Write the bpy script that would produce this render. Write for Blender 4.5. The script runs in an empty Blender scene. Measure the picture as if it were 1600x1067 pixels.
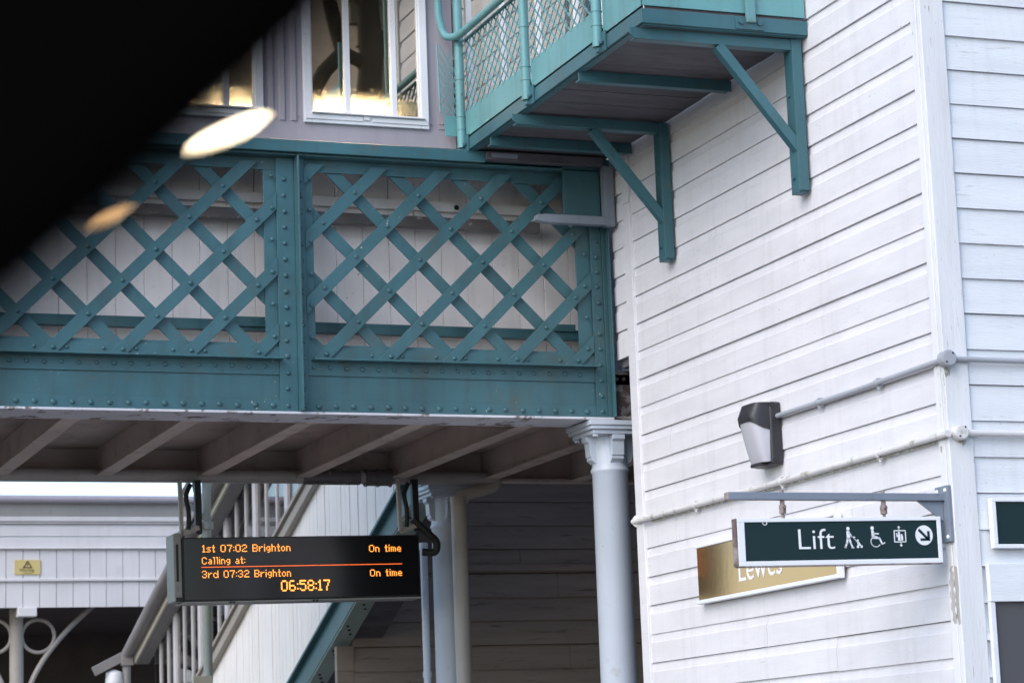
import bpy, math, random
from mathutils import Vector, Matrix
R = math.radians
random.seed(7)
C = bpy.context.scene.collection
sc = bpy.context.scene

# ------------------------------------------------------------------ camera
cam_d = bpy.data.cameras.new("camera"); cam = bpy.data.objects.new("camera", cam_d); C.objects.link(cam)
sc.camera = cam
YAW, PITCH, ROLL = R(21.05), R(10.1), R(-2.15)
fw = Vector((math.sin(YAW)*math.cos(PITCH), math.cos(YAW)*math.cos(PITCH), math.sin(PITCH)))
r0 = Vector((math.cos(YAW), -math.sin(YAW), 0)); u0 = r0.cross(fw)
rt = math.cos(ROLL)*r0 + math.sin(ROLL)*u0
up = -math.sin(ROLL)*r0 + math.cos(ROLL)*u0
CAM = Vector((0, 0, 1.7))
cam.matrix_world = Matrix(((rt.x, up.x, -fw.x, CAM.x), (rt.y, up.y, -fw.y, CAM.y), (rt.z, up.z, -fw.z, CAM.z), (0, 0, 0, 1)))
cam_d.sensor_width = 36; cam_d.lens = 36*3870/1600
cam_d.clip_start = 0.05; cam_d.clip_end = 3000
cam_d.dof.use_dof = True; cam_d.dof.focus_distance = 13.5; cam_d.dof.aperture_fstop = 5.2

# ------------------------------------------------------------------ light
SUN_EL, SUN_AZ = R(36), R(236)          # azimuth clockwise from +Y: soft light from the open side of the tracks
w = bpy.data.worlds.new("World"); sc.world = w; w.use_nodes = True
nt = w.node_tree; bg = nt.nodes['Background']
sky = nt.nodes.new('ShaderNodeTexSky'); sky.sky_type = 'NISHITA'; sky.sun_disc = False
sky.sun_elevation = SUN_EL; sky.sun_rotation = SUN_AZ
sky.air_density = 1.0; sky.dust_density = 1.0; sky.ozone_density = 2.5
nt.links.new(sky.outputs[0], bg.inputs[0]); bg.inputs[1].default_value = 0.15
sd = bpy.data.lights.new("sun", 'SUN'); so = bpy.data.objects.new("sun", sd); C.objects.link(so)
sd.energy = 0.92; sd.angle = R(50); sd.color = (1.0, 0.90, 0.80)
sun_dir = Vector((math.sin(SUN_AZ)*math.cos(SUN_EL), math.cos(SUN_AZ)*math.cos(SUN_EL), math.sin(SUN_EL)))
so.rotation_euler = (-sun_dir).to_track_quat('-Z', 'Y').to_euler()
sc.view_settings.view_transform = 'Standard'; sc.view_settings.look = 'None'
sc.view_settings.exposure = 1.09; sc.view_settings.gamma = 1

# ------------------------------------------------------------------ materials
def nodes(m):
    m.use_nodes = True
    return m.node_tree.nodes, m.node_tree.links, m.node_tree.nodes['Principled BSDF']
def mix(n, l, fac, a, b):
    x = n.new('ShaderNodeMix'); x.data_type = 'RGBA'
    if isinstance(fac, (int, float)): x.inputs[0].default_value = fac
    else: l.new(fac, x.inputs[0])
    for s, v in ((6, a), (7, b)):
        if isinstance(v, tuple): x.inputs[s].default_value = (*v, 1)
        else: l.new(v, x.inputs[s])
    return x.outputs[2]
def noise(n, l, scale, stretch=(1, 1, 1), detail=4, lo=0.4, hi=0.6, rough=0.55):
    tc = n.new('ShaderNodeNewGeometry'); mp = n.new('ShaderNodeMapping'); mp.inputs['Scale'].default_value = stretch
    l.new(tc.outputs['Position'], mp.inputs[0])
    t = n.new('ShaderNodeTexNoise'); t.inputs['Scale'].default_value = scale; t.inputs['Detail'].default_value = detail
    t.inputs['Roughness'].default_value = rough
    l.new(mp.outputs[0], t.inputs['Vector'])
    mr = n.new('ShaderNodeMapRange'); mr.inputs[1].default_value = lo; mr.inputs[2].default_value = hi
    l.new(t.outputs[0], mr.inputs[0])
    return mr.outputs[0], t.outputs[0]
def mul(n, l, v, k):
    x = n.new('ShaderNodeMath'); x.operation = 'MULTIPLY'; l.new(v, x.inputs[0])
    if isinstance(k, (int, float)): x.inputs[1].default_value = k
    else: l.new(k, x.inputs[1])
    return x.outputs[0]
def paint(name, col, rough=0.45, var=0.12, dirt=None, dirt_amt=0.5, dirt_lo=0.62, dirt_hi=0.72, dirt_scale=9, streak=0.15, bump=0.15, stretch=(1, 1, 1), spec=0.4, speck=None, speck_lo=0.69, metallic=0):
    m = bpy.data.materials.new(name); n, l, p = nodes(m)
    f1, _ = noise(n, l, 2.2, stretch, 3, 0.3, 0.7)
    c = mix(n, l, f1, tuple(x*(1-var) for x in col), tuple(min(x*(1+var), 0.95) for x in col))
    if streak:
        f3, _ = noise(n, l, 6, (2.2, 2.2, 0.16), 5, 0.5, 0.8)
        c = mix(n, l, mul(n, l, f3, streak), c, tuple(x*0.45 for x in (dirt or col)))
    if dirt:
        f2, _ = noise(n, l, dirt_scale, stretch, 7, dirt_lo, dirt_hi, 0.65)
        c = mix(n, l, mul(n, l, f2, dirt_amt), c, dirt)
    if speck:
        f4, _ = noise(n, l, 38, stretch, 3, speck_lo, speck_lo+0.04, 0.5)
        g4, _ = noise(n, l, 1.7, (1, 1, 1), 2, 0.5, 0.62)
        c = mix(n, l, mul(n, l, f4, g4), c, speck)
    l.new(c, p.inputs['Base Color'])
    p.inputs['Roughness'].default_value = rough; p.inputs['Specular IOR Level'].default_value = spec
    p.inputs['Metallic'].default_value = metallic
    if bump:
        _, b = noise(n, l, 26, stretch, 6)
        bn = n.new('ShaderNodeBump'); bn.inputs['Strength'].default_value = bump; bn.inputs['Distance'].default_value = 0.004
        l.new(b, bn.inputs['Height']); l.new(bn.outputs[0], p.inputs['Normal'])
    return m
def emit(name, col, s):
    m = bpy.data.materials.new(name); n, l, p = nodes(m)
    p.inputs['Base Color'].default_value = (0.02, 0.02, 0.02, 1)
    p.inputs['Emission Color'].default_value = (*col, 1); p.inputs['Emission Strength'].default_value = s
    return m
def glass(name, refl=0.16, tint=(0.85, 0.87, 0.85), rough=0.0, gl=(0.95, 0.95, 0.95)):
    m = bpy.data.materials.new(name); n, l, p = nodes(m)
    n.remove(p); out = n['Material Output']
    t = n.new('ShaderNodeBsdfTransparent'); t.inputs[0].default_value = (*tint, 1)
    g = n.new('ShaderNodeBsdfGlossy'); g.inputs['Roughness'].default_value = rough; g.inputs['Color'].default_value = (*gl, 1)
    lw = n.new('ShaderNodeLayerWeight'); lw.inputs[0].default_value = 0.3
    mr = n.new('ShaderNodeMapRange'); mr.inputs[3].default_value = refl; mr.inputs[4].default_value = 0.9
    l.new(lw.outputs['Fresnel'], mr.inputs[0])
    x = n.new('ShaderNodeMixShader'); l.new(mr.outputs[0], x.inputs[0]); l.new(t.outputs[0], x.inputs[1]); l.new(g.outputs[0], x.inputs[2])
    l.new(x.outputs[0], out.inputs[0])
    return m
def film(name):
    m = bpy.data.materials.new(name); n, l, p = nodes(m); n.remove(p); out = n['Material Output']
    a = n.new('ShaderNodeBsdfTranslucent'); a.inputs[0].default_value = (0.9, 0.86, 0.75, 1)
    t = n.new('ShaderNodeBsdfTransparent')
    f0, _ = noise(n, l, 45, (1, 1, 1), 5, 0.25, 0.75)
    gp = n.new('ShaderNodeNewGeometry'); sp = n.new('ShaderNodeSeparateXYZ'); l.new(gp.outputs['Position'], sp.inputs[0])
    mz = n.new('ShaderNodeMapRange'); mz.inputs[1].default_value = 5.79; mz.inputs[2].default_value = 6.02; l.new(sp.outputs['Z'], mz.inputs[0])
    ad = n.new('ShaderNodeMath'); ad.operation = 'MULTIPLY_ADD'; ad.inputs[1].default_value = 0.6; ad.use_clamp = True
    l.new(f0, ad.inputs[0]); l.new(mz.outputs[0], ad.inputs[2]); f = ad.outputs[0]
    x = n.new('ShaderNodeMixShader'); l.new(f, x.inputs[0]); l.new(a.outputs[0], x.inputs[1]); l.new(t.outputs[0], x.inputs[2])
    l.new(x.outputs[0], out.inputs[0]); return m

M = {}
M['white'] = paint('white_weatherboard_paint', (0.72, 0.715, 0.75), 0.5, 0.05, (0.40, 0.385, 0.34), 0.5, 0.63, 0.8, 7, 0.13, 0.35, (1, 1, 5), 0.3, speck=(0.16, 0.14, 0.11), speck_lo=0.695)
M['white_worn'] = paint('worn_white_paint', (0.72, 0.75, 0.79), 0.55, 0.05, (0.33, 0.33, 0.30), 0.55, 0.62, 0.74, 8, 0.12, 0.5, (0.6, 0.6, 6), 0.25, speck=(0.14, 0.13, 0.10), speck_lo=0.69)
M['trim'] = paint('white_corner_trim_paint', (0.73, 0.74, 0.76), 0.5, 0.05, (0.36, 0.35, 0.31), 0.7, 0.63, 0.7, 10, 0.2, 0.5, (4, 4, 0.5), 0.3, speck=(0.12, 0.12, 0.08), speck_lo=0.68)
M['bare'] = paint('bare_grey_wood', (0.46, 0.44, 0.43), 0.8, 0.2, (0.25, 0.23, 0.20), 0.8, 0.5, 0.7, 14, 0.3, 0.8, (5, 5, 0.4), 0.2)
M['white_lining'] = paint('white_lining_board_paint', (0.80, 0.76, 0.76), 0.5, 0.05, (0.35, 0.33, 0.3), 0.4, 0.62, 0.75, 5, 0.2, 0.15, (1, 1, 1), 0.3, speck=(0.2, 0.18, 0.14))
M['teal'] = paint('teal_girder_paint', (0.043, 0.119, 0.143), 0.40, 0.16, (0.075, 0.085, 0.07), 0.6, 0.55, 0.75, 4, 0.38, 0.45, (1, 1, 1), 0.4, speck=(0.36, 0.36, 0.33), speck_lo=0.71)
M['teal_light'] = paint('teal_balcony_paint', (0.130, 0.325, 0.345), 0.38, 0.12, (0.16, 0.11, 0.055), 0.6, 0.60, 0.72, 7, 0.35, 0.18, (1, 1, 1), 0.4, speck=(0.13, 0.06, 0.025), speck_lo=0.68)
M['teal_mid'] = paint('teal_bracket_paint', (0.043, 0.130, 0.158), 0.4, 0.14, (0.11, 0.10, 0.04), 0.6, 0.6, 0.72, 6, 0.3, 0.25, speck=(0.12, 0.06, 0.03), speck_lo=0.69)
M['teal_pale'] = paint('pale_green_flange_paint', (0.30, 0.38, 0.35), 0.5, 0.08, (0.1, 0.1, 0.08), 0.4)
M['rust'] = paint('rusty_flaking_paint', (0.11, 0.085, 0.075), 0.8, 0.3, (0.34, 0.30, 0.30), 0.8, 0.50, 0.56, 11, 0.2, 0.6, (1, 1, 1), 0.2)
M['flake'] = paint('flaking_white_edge_paint', (0.55, 0.56, 0.62), 0.6, 0.1, (0.10, 0.06, 0.04), 0.9, 0.56, 0.62, 7, 0, 0.5, (1, 1, 1), 0.2)
M['clad'] = paint('grey_metal_cladding_paint', (0.36, 0.33, 0.37), 0.45, 0.04, (0.2, 0.19, 0.2), 0.3, 0.6, 0.8, 5, 0.18, 0.04)
M['upvc'] = paint('white_window_frame_plastic', (0.72, 0.73, 0.76), 0.3, 0.02, (0.4, 0.38, 0.33), 0.3, 0.6, 0.8, 8, 0.08, 0.02)
M['dark_wood'] = paint('dark_soffit_timber', (0.105, 0.10, 0.115), 0.75, 0.2, (0.05, 0.045, 0.045), 0.6, 0.5, 0.7, 5, 0, 0.4, (1, 5, 1))
M['soffit'] = paint('grimy_brown_soffit_paint', (0.48, 0.41, 0.38), 0.7, 0.15, (0.07, 0.06, 0.05), 0.5, 0.55, 0.75, 4, 0, 0.2)
M['beam'] = paint('grimy_beam_paint', (0.52, 0.44, 0.40), 0.6, 0.12, (0.10, 0.08, 0.06), 0.5, 0.55, 0.75, 5, 0, 0.2)
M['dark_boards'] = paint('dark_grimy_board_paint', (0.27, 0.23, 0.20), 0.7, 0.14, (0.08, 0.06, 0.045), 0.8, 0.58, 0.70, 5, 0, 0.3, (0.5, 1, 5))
M['column'] = paint('pale_blue_column_paint', (0.50, 0.555, 0.635), 0.35, 0.04, (0.30, 0.27, 0.22), 0.4, 0.62, 0.76, 6, 0.08, 0.08, speck=(0.2, 0.15, 0.1), speck_lo=0.72)
M['drain'] = paint('grey_drain_pipe_plastic', (0.40, 0.38, 0.36), 0.45, 0.08, (0.2, 0.18, 0.14), 0.4)
M['drain_dark'] = paint('dark_wrapped_coupling', (0.13, 0.12, 0.12), 0.35, 0.25, (0.45, 0.45, 0.45), 0.7, 0.6, 0.68, 18, 0)
M['galv'] = paint('blue_grey_galvanised_steel', (0.20, 0.235, 0.29), 0.45, 0.1, (0.10, 0.09, 0.07), 0.4, 0.58, 0.72, 9, 0.1, 0.1)
M['conduit'] = paint('grey_conduit_plastic', (0.38, 0.40, 0.44), 0.45, 0.05, (0.2, 0.2, 0.14), 0.4, 0.58, 0.72, 9, 0)
M['white_pipe'] = paint('white_painted_conduit', (0.68, 0.67, 0.67), 0.5, 0.06, (0.2, 0.21, 0.12), 0.7, 0.56, 0.66, 9, 0)
M['grime'] = paint('algae_grime', (0.36, 0.36, 0.29), 0.9, 0.2, (0.62, 0.62, 0.60), 0.8, 0.5, 0.58, 22, 0)
M['green_sign'] = paint('dark_green_sign_enamel', (0.013, 0.032, 0.036), 0.3, 0.05, None, streak=0, bump=0, spec=0.35)
M['sign_white'] = paint('white_sign_vinyl', (0.80, 0.82, 0.86), 0.4, 0.02, (0.35, 0.3, 0.28), 0.35, 0.62, 0.75, 12, 0, 0)
M['sign_rust'] = paint('rust_stained_sign_edge', (0.30, 0.25, 0.24), 0.6, 0.2, (0.10, 0.06, 0.05), 0.8, 0.45, 0.6, 12, 0, 0.2)
M['gold_reflection'] = paint('sign_face_gold_reflection', (0.56, 0.34, 0.17), 0.10, 0.03, None, streak=0, bump=0.03, metallic=1.0)  # glossy green sign: the golden reflection on it is put into the base colour
M['black_plastic'] = paint('black_lamp_housing_plastic', (0.030, 0.030, 0.036), 0.4, 0.15, (0.25, 0.24, 0.24), 0.4, 0.62, 0.7, 20, 0, 0.1)
M['diffuser'] = paint('frosted_diffuser_plastic', (0.50, 0.50, 0.55), 0.25, 0.03, None, streak=0, bump=0)
M['diffuser'].node_tree.nodes['Principled BSDF'].inputs['Subsurface Weight'].default_value = 0.2
M['screen'] = paint('black_display_glass', (0.012, 0.012, 0.014), 0.12, 0.05, None, streak=0, bump=0, spec=0.5)
M['housing'] = paint('grey_display_case', (0.30, 0.30, 0.29), 0.45, 0.1, (0.12, 0.11, 0.1), 0.4)
M['black_metal'] = paint('black_hanger_metal', (0.02, 0.02, 0.022), 0.5, 0.1, None, streak=0)
M['pale_metal'] = paint('pale_hanger_metal', (0.42, 0.40, 0.37), 0.45, 0.1, (0.15, 0.14, 0.12), 0.4)
M['led'] = emit('amber_led', (1.0, 0.34, 0.05), 1.5)
M['led_line'] = emit('dim_red_led', (1.0, 0.16, 0.03), 0.9)
M['stair_white'] = paint('white_stair_board_paint', (0.83, 0.79, 0.75), 0.5, 0.04, (0.5, 0.5, 0.48), 0.3, 0.6, 0.8, 4, 0.22, 0.08)
M['stair_sill'] = paint('grey_brown_sill_paint', (0.34, 0.31, 0.27), 0.55, 0.08, (0.15, 0.13, 0.1), 0.4)
M['stair_frame'] = paint('pale_grey_window_frame_paint', (0.52, 0.50, 0.51), 0.5, 0.05, (0.3, 0.28, 0.25), 0.4)
M['gutter'] = paint('dull_grey_gutter_metal', (0.24, 0.23, 0.23), 0.5, 0.1, (0.1, 0.1, 0.09), 0.4)
M['cream'] = paint('cream_valance_paint', (0.55, 0.52, 0.43), 0.5, 0.05)
M['fascia'] = paint('white_fascia_paint', (0.68, 0.66, 0.66), 0.5, 0.04, (0.4, 0.39, 0.36), 0.4, 0.6, 0.8, 3, 0.12, 0.08)
M['fascia_grey'] = paint('grey_cornice_paint', (0.40, 0.39, 0.375), 0.5, 0.05, (0.25, 0.24, 0.22), 0.4)
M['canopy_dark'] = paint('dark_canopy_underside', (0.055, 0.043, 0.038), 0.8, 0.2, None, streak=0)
M['canopy_iron'] = paint('cream_cast_iron_paint', (0.36, 0.33, 0.30), 0.5, 0.08, (0.2, 0.15, 0.1), 0.4)
M['yellow'] = paint('yellow_warning_plate', (0.60, 0.48, 0.20), 0.5, 0.05, None, streak=0, bump=0)
M['ink'] = paint('brown_black_print', (0.10, 0.075, 0.03), 0.6, 0.05, None, streak=0, bump=0)
M['pole'] = paint('mossy_grey_pole_paint', (0.36, 0.40, 0.38), 0.5, 0.15, (0.28, 0.28, 0.12), 0.7, 0.45, 0.7, 2, 0)
M['dark_panel'] = paint('dark_grey_door_panel', (0.085, 0.085, 0.092), 0.4, 0.04, None, streak=0.05, bump=0.05)
M['lantern'] = paint('teal_lantern_metal', (0.05, 0.09, 0.09), 0.5, 0.1, None)
M['black_seal'] = paint('matt_black_train_rubber', (0.0022, 0.002, 0.002), 0.9, 0.1, None, streak=0, bump=0, spec=0.0)
M['glint_white'] = emit('warm_white_glint', (1.0, 0.80, 0.52), 9.0)  # glow of an oval reflection in the train glass, made as a surface
M['glint_amber'] = emit('amber_glint', (1.0, 0.58, 0.26), 1.5)
M['strip'] = emit('window_glow_strip', (1.0, 0.84, 0.60), 380.0)  # emitter added for the glow low in the bridge windows
M['film'] = film('condensation_film')
M['pane'] = glass('window_glass', 0.42, (0.55, 0.52, 0.46), 0.0, (0.90, 0.82, 0.70))
M['pane_stair'] = glass('stair_window_glass', 0.10, (0.72, 0.73, 0.72))
M['bark'] = paint('tree_bark', (0.07, 0.055, 0.035), 0.9, 0.2, None, streak=0, bump=0.6)
M['stone'] = paint('tan_stone_block', (0.34, 0.27, 0.18), 0.8, 0.12, (0.2, 0.16, 0.11), 0.5, 0.5, 0.7, 3, 0.1, 0.3)
M['interior'] = paint('dim_brown_interior_paint', (0.32, 0.27, 0.22), 0.7, 0.1, None)
M['asphalt'] = paint('pale_worn_asphalt', (0.22, 0.20, 0.185), 0.9, 0.12, (0.15, 0.14, 0.13), 0.5, 0.5, 0.7, 3, 0, 0.5)
M['ballast'] = paint('brown_ballast', (0.20, 0.175, 0.15), 0.95, 0.3, (0.04, 0.035, 0.03), 0.7, 0.45, 0.6, 14, 0, 1.0)
M['grass'] = paint('hill_grass', (0.07, 0.085, 0.04), 0.95, 0.25, (0.03, 0.04, 0.02), 0.7, 0.45, 0.6, 0.2, 0, 0)
M['steel'] = paint('brown_rail_steel', (0.12, 0.09, 0.07), 0.5, 0.15, None, streak=0)

# ------------------------------------------------------------------ mesh helpers
def frame_of(d, ref=None):
    d = d.normalized()
    ref = Vector(ref) if ref is not None else (Vector((0, 0, 1)) if abs(d.z) < 0.9 else Vector((0, 1, 0)))
    a = ref.cross(d).normalized(); b = d.cross(a).normalized()
    return a, b, d
class MB:
    def __init__(s): s.v = []; s.f = []; s.sm = []
    def add(s, vs, fs, smooth=False):
        o = len(s.v); s.v += [Vector(x) for x in vs]
        for f in fs: s.f.append([i+o for i in f]); s.sm.append(smooth)
        return s
    def box(s, x0, x1, y0, y1, z0, z1):
        vs = [(x, y, z) for z in (z0, z1) for y in (y0, y1) for x in (x0, x1)]
        return s.add(vs, [(0, 2, 3, 1), (4, 5, 7, 6), (0, 1, 5, 4), (2, 6, 7, 3), (0, 4, 6, 2), (1, 3, 7, 5)])
    def beam(s, p, q, wd, ht, ref=None):
        p, q = Vector(p), Vector(q); a, b, d = frame_of(q-p, ref)
        vs = [c + a*wd/2*i + b*ht/2*j for c in (p, q) for (i, j) in ((-1, -1), (1, -1), (1, 1), (-1, 1))]
        return s.add(vs, [(3, 2, 1, 0), (4, 5, 6, 7), (0, 1, 5, 4), (1, 2, 6, 5), (2, 3, 7, 6), (3, 0, 4, 7)])
    def tube(s, pts, r, n=12, caps=True):
        pts = [Vector(p) for p in pts]; rs = r if isinstance(r, (list, tuple)) else [r]*len(pts)
        a, b, _ = frame_of(pts[1]-pts[0]); rings = []
        for i, p in enumerate(pts):
            t = ((pts[min(i+1, len(pts)-1)]-p).normalized() + (p-pts[max(i-1, 0)]).normalized()).normalized()
            a = (a - t*a.dot(t)).normalized(); b = t.cross(a)
            k = 1.0
            rings.append([p + (a*math.cos(2*math.pi*j/n) + b*math.sin(2*math.pi*j/n))*rs[i]*k for j in range(n)])
        vs = [v for rg in rings for v in rg]; fs = []
        for i in range(len(pts)-1):
            for j in range(n):
                k = (j+1) % n; fs.append((i*n+j, i*n+k, (i+1)*n+k, (i+1)*n+j))
        s.add(vs, fs, True)
        if caps:
            s.add(rings[0], [tuple(range(n))[::-1]]); s.add(rings[-1], [tuple(range(n))])
        return s
    def bend(s, pts, r, rad=0.08, n=12):
        pts = [Vector(p) for p in pts]; out = [pts[0]]
        for i in range(1, len(pts)-1):
            p = pts[i]; d0 = (pts[i-1]-p); d1 = (pts[i+1]-p); k = min(rad, d0.length*.45, d1.length*.45)
            a = p+d0.normalized()*k; b = p+d1.normalized()*k
            for t in range(7):
                u = t/6; out.append(a*(1-u)**2 + p*2*u*(1-u) + b*u*u)
        out.append(pts[-1]); return s.tube(out, r, n)
    def lathe(s, prof, c, n=28):
        c = Vector(c); vs = []; fs = []
        for (r, z) in prof: vs += [c + Vector((r*math.cos(2*math.pi*j/n), r*math.sin(2*math.pi*j/n), z)) for j in range(n)]
        for i in range(len(prof)-1):
            for j in range(n):
                k = (j+1) % n; fs.append((i*n+j, i*n+k, (i+1)*n+k, (i+1)*n+j))
        return s.add(vs, fs, True)
    def prism(s, poly, vec):
        poly = [Vector(p) for p in poly]; vec = Vector(vec); n = len(poly)
        vs = poly + [p+vec for p in poly]
        fs = [tuple(range(n)), tuple(range(2*n-1, n-1, -1))] + [(i, i+n, (i+1) % n + n, (i+1) % n) for i in range(n)]
        return s.add(vs, fs)
    def dome(s, c, nrm, r, n=10, h=0.75):
        c = Vector(c); a, b, d = frame_of(Vector(nrm)); vs = []; fs = []
        for i, ph in enumerate((0, 0.5, 1.0)):
            rr = r*math.cos(ph); zz = r*h*math.sin(ph)*1.15
            vs += [c + a*rr*math.cos(2*math.pi*j/n) + b*rr*math.sin(2*math.pi*j/n) + d*zz for j in range(n)]
        vs.append(c + d*r*h)
        for i in range(2):
            for j in range(n):
                k = (j+1) % n; fs.append((i*n+j, i*n+k, (i+1)*n+k, (i+1)*n+j))
        for j in range(n): fs.append((2*n+j, 2*n+(j+1) % n, 3*n))
        return s.add(vs, fs, True)
    def disc(s, c, nrm, r, th, n=28, ref=None):
        c = Vector(c); a, b, d = frame_of(Vector(nrm), ref)
        return s.prism([c + a*r*math.cos(2*math.pi*j/n) + b*r*math.sin(2*math.pi*j/n) for j in range(n)], d*th)
    def loft(s, rows, smooth=True):
        m = len(rows[0]); vs = [v for r in rows for v in r]; fs = []
        for i in range(len(rows)-1):
            for j in range(m-1): fs.append((i*m+j, i*m+j+1, (i+1)*m+j+1, (i+1)*m+j))
        return s.add(vs, fs, smooth)
    def build(s, name, mat, parent=None, bevel=0.0, seg=2):
        me = bpy.data.meshes.new(name)
        lo = Vector([min(v[i] for v in s.v) for i in range(3)]); hi = Vector([max(v[i] for v in s.v) for i in range(3)])
        c = Vector(((lo.x+hi.x)/2, (lo.y+hi.y)/2, lo.z))
        me.from_pydata([tuple(v-c) for v in s.v], [], s.f)
        me.polygons.foreach_set('use_smooth', s.sm)
        if any(s.sm): me.set_sharp_from_angle(angle=R(50))
        me.materials.append(mat if not isinstance(mat, str) else M[mat])
        import bmesh
        bm = bmesh.new(); bm.from_mesh(me); bmesh.ops.recalc_face_normals(bm, faces=bm.faces); bm.to_mesh(me); bm.free()
        o = bpy.data.objects.new(name, me); C.objects.link(o)
        if parent is not None: o.parent = parent; o.location = c - WL[parent.name]
        else: o.location = c
        WL[o.name] = c
        if bevel:
            b = o.modifiers.new('bevel', 'BEVEL'); b.width = bevel; b.segments = seg; b.limit_method = 'ANGLE'; b.angle_limit = R(40)
        return o
WL = {}
def tag(o, label, cat, group=None, kind=None):
    if label: o['label'] = label
    if cat: o['category'] = cat
    if group: o['group'] = group
    if kind: o['kind'] = kind
    return o
def thing(name, loc, label, cat, group=None):
    o = bpy.data.objects.new(name, None); o.empty_display_size = 0.2; C.objects.link(o); o.location = loc; WL[o.name] = Vector(loc)
    return tag(o, label, cat, group)
def dup(o, parent=None, delta=(0, 0, 0)):
    c = o.copy(); C.objects.link(c); WL[c.name] = WL[o.name] + Vector(delta)
    if parent is not None: c.parent = parent
    else: c.location = o.location + Vector(delta)
    for ch in list(o.children): dup(ch, c, delta)
    return c
def clip(poly, ax, val, keep_less):
    out = []
    for i in range(len(poly)):
        a, b = poly[i], poly[(i+1) % len(poly)]
        ia = (a[ax] <= val) == keep_less or a[ax] == val; ib = (b[ax] <= val) == keep_less or b[ax] == val
        if ia: out.append(a)
        if ia != ib:
            t = (val-a[ax])/(b[ax]-a[ax]); out.append(tuple(a[k]+(b[k]-a[k])*t for k in range(2)))
    return out
def text_mesh(body, size, matrix, mat, parent, name='lettering', depth=0.0008, xs=1.0, bold=0.0):
    cu = bpy.data.curves.new(name, 'FONT'); cu.body = body; cu.size = size; cu.extrude = depth; cu.offset = bold; cu.resolution_u = 6
    t = bpy.data.objects.new('t', cu); C.objects.link(t)
    bpy.context.view_layer.update()
    me = bpy.data.meshes.new_from_object(t.evaluated_get(bpy.context.evaluated_depsgraph_get()))
    C.objects.unlink(t); bpy.data.objects.remove(t)
    mb = MB(); mb.add([matrix @ Vector((v.co.x*xs, v.co.y, v.co.z)) for v in me.vertices], [tuple(p.vertices) for p in me.polygons])
    return mb.build(name, mat, parent)

# ------------------------------------------------------------------ ground
tag(MB().box(2.6, 60, -60, 120, -0.5, 0).build('platform', 'asphalt'), None, None, kind='structure')
tag(MB().box(-14, 2.56, -60, 120, -1.4, -0.95).build('track_bed', 'ballast'), None, None, kind='structure')
tag(MB().box(-600, 600, -600, 900, -2.2, -1.45).build('ground', 'grass'), None, None, kind='structure')
rows = []
for i in range(60):
    x = -400 + i*14; h = .5*(13 + 6*math.sin(i*.31)+4*math.sin(i*.83+1)+1.5*math.sin(i*2.1))
    rows.append([(x, 240, -2), (x, 262, h*.55), (x, 300, h), (x, 420, h*.8)])
tag(MB().loft(rows).build('hills', 'grass'), None, None, kind='structure')
for x in (0.72, -0.72, -2.6, -4.04):
    m = MB(); m.box(x-.035, x+.035, -60, 120, -0.83, -0.79); m.box(x-.009, x+.009, -60, 120, -0.94, -0.83); m.box(x-.07, x+.07, -60, 120, -0.952, -0.94)
    tag(m.build('rail', 'steel'), 'brown steel rail lying on the ballast below the platform', 'rail', 'rails of the two tracks')

# ------------------------------------------------------------------ weatherboarded tower
X0, Y0 = 6.101, 10.145
tower = thing('weatherboarded_tower', (7.8, 12, 0), 'white weatherboarded lift tower with corner trim, right of the teal footbridge', 'building')
P = 0.1726
def board_wall_A():
    m = MB(); z = 4.105 - P*24
    prof = [(0.0, 0.0), (0.118, 0.0), (0.1215, -0.0035), (0.127, -0.006), (0.140, -0.0085), (0.158, -0.0105), (0.1700, -0.0115)]
    while z < 8.2:
        # joints in the boards now and then
        y_end = 13.82 if z < 4.20 else 14.03
        joint = [13.70] if z < 4.2 else [13.70]
        segs = [(10.19, 13.72)] if z < 4.2 else [(10.19, 13.72), (13.80, y_end)]
        if random.random() < .75:
            c = 13.28 + random.uniform(-.02, .02) if 2.9 < z < 5.0 else random.uniform(10.8, 13.0)
            segs = [(10.19, c-.0012), (c+.0012, 13.72)] + segs[1:]
        for (a, b) in segs:
            dz = random.uniform(-.002, .002); dx = random.uniform(-.0015, .0015); dx2 = dx+random.uniform(-.0012, .0012)
            pts = prof + [(0.1745, -0.02), (0.0, -0.024)]
            vs = [(X0-o-dx, a, z+dz+h) for h, o in pts] + [(X0-o-dx2, b, z+dz+h) for h, o in pts]
            n = len(pts); fs = [(i, i+n, (i+1) % n+n, (i+1) % n) for i in range(n)] + [tuple(range(n)), tuple(range(2*n-1, n-1, -1))]
            m.add(vs, fs)
        z += P
    return m
board_wall_A().build('boarded_wall', 'white', tower)
m = MB(); z = 4.358 - .1733*25
while z < 8.2:
    # lapped feather-edged boards, each a bit out of true
    x = 6.20
    while x < 9.6:
        xe = min(x + random.uniform(1.2, 3.0), 9.6); a = random.uniform(-.002, .002); b = random.uniform(-.002, .002); d = random.uniform(-.002, .002)
        vs = []
        for xx, k in ((x, a), (xe-.002, b)):
            vs += [(xx, Y0-.017+d, z+k), (xx, Y0-.004+d, z+.171), (xx, Y0+.02, z+.171), (xx, Y0+.02, z+k)]
        m.add(vs, [(0, 1, 2, 3), (7, 6, 5, 4), (0, 4, 5, 1), (1, 5, 6, 2), (2, 6, 7, 3), (3, 7, 4, 0)])
        x = xe
    z += .1733
m.build('boarded_wall', 'white_worn', tower)
m = MB(); m.box(X0+.026, 9.6, Y0+.026, 13.80, 0, 8.2); m.box(X0+.026, 9.6, 13.80, 14.03, 4.225, 8.2)
m.build('wall_core', 'dark_wood', tower)
MB().box(5.9, 9.8, 9.95, 14.0, 8.21, 8.4).build('roof', 'galv', tower, .01)
MB().box(X0-.014, X0+.024, Y0+.013, 10.213, 0, 8.2).build('corner_board', 'trim', tower, .004)
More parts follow.
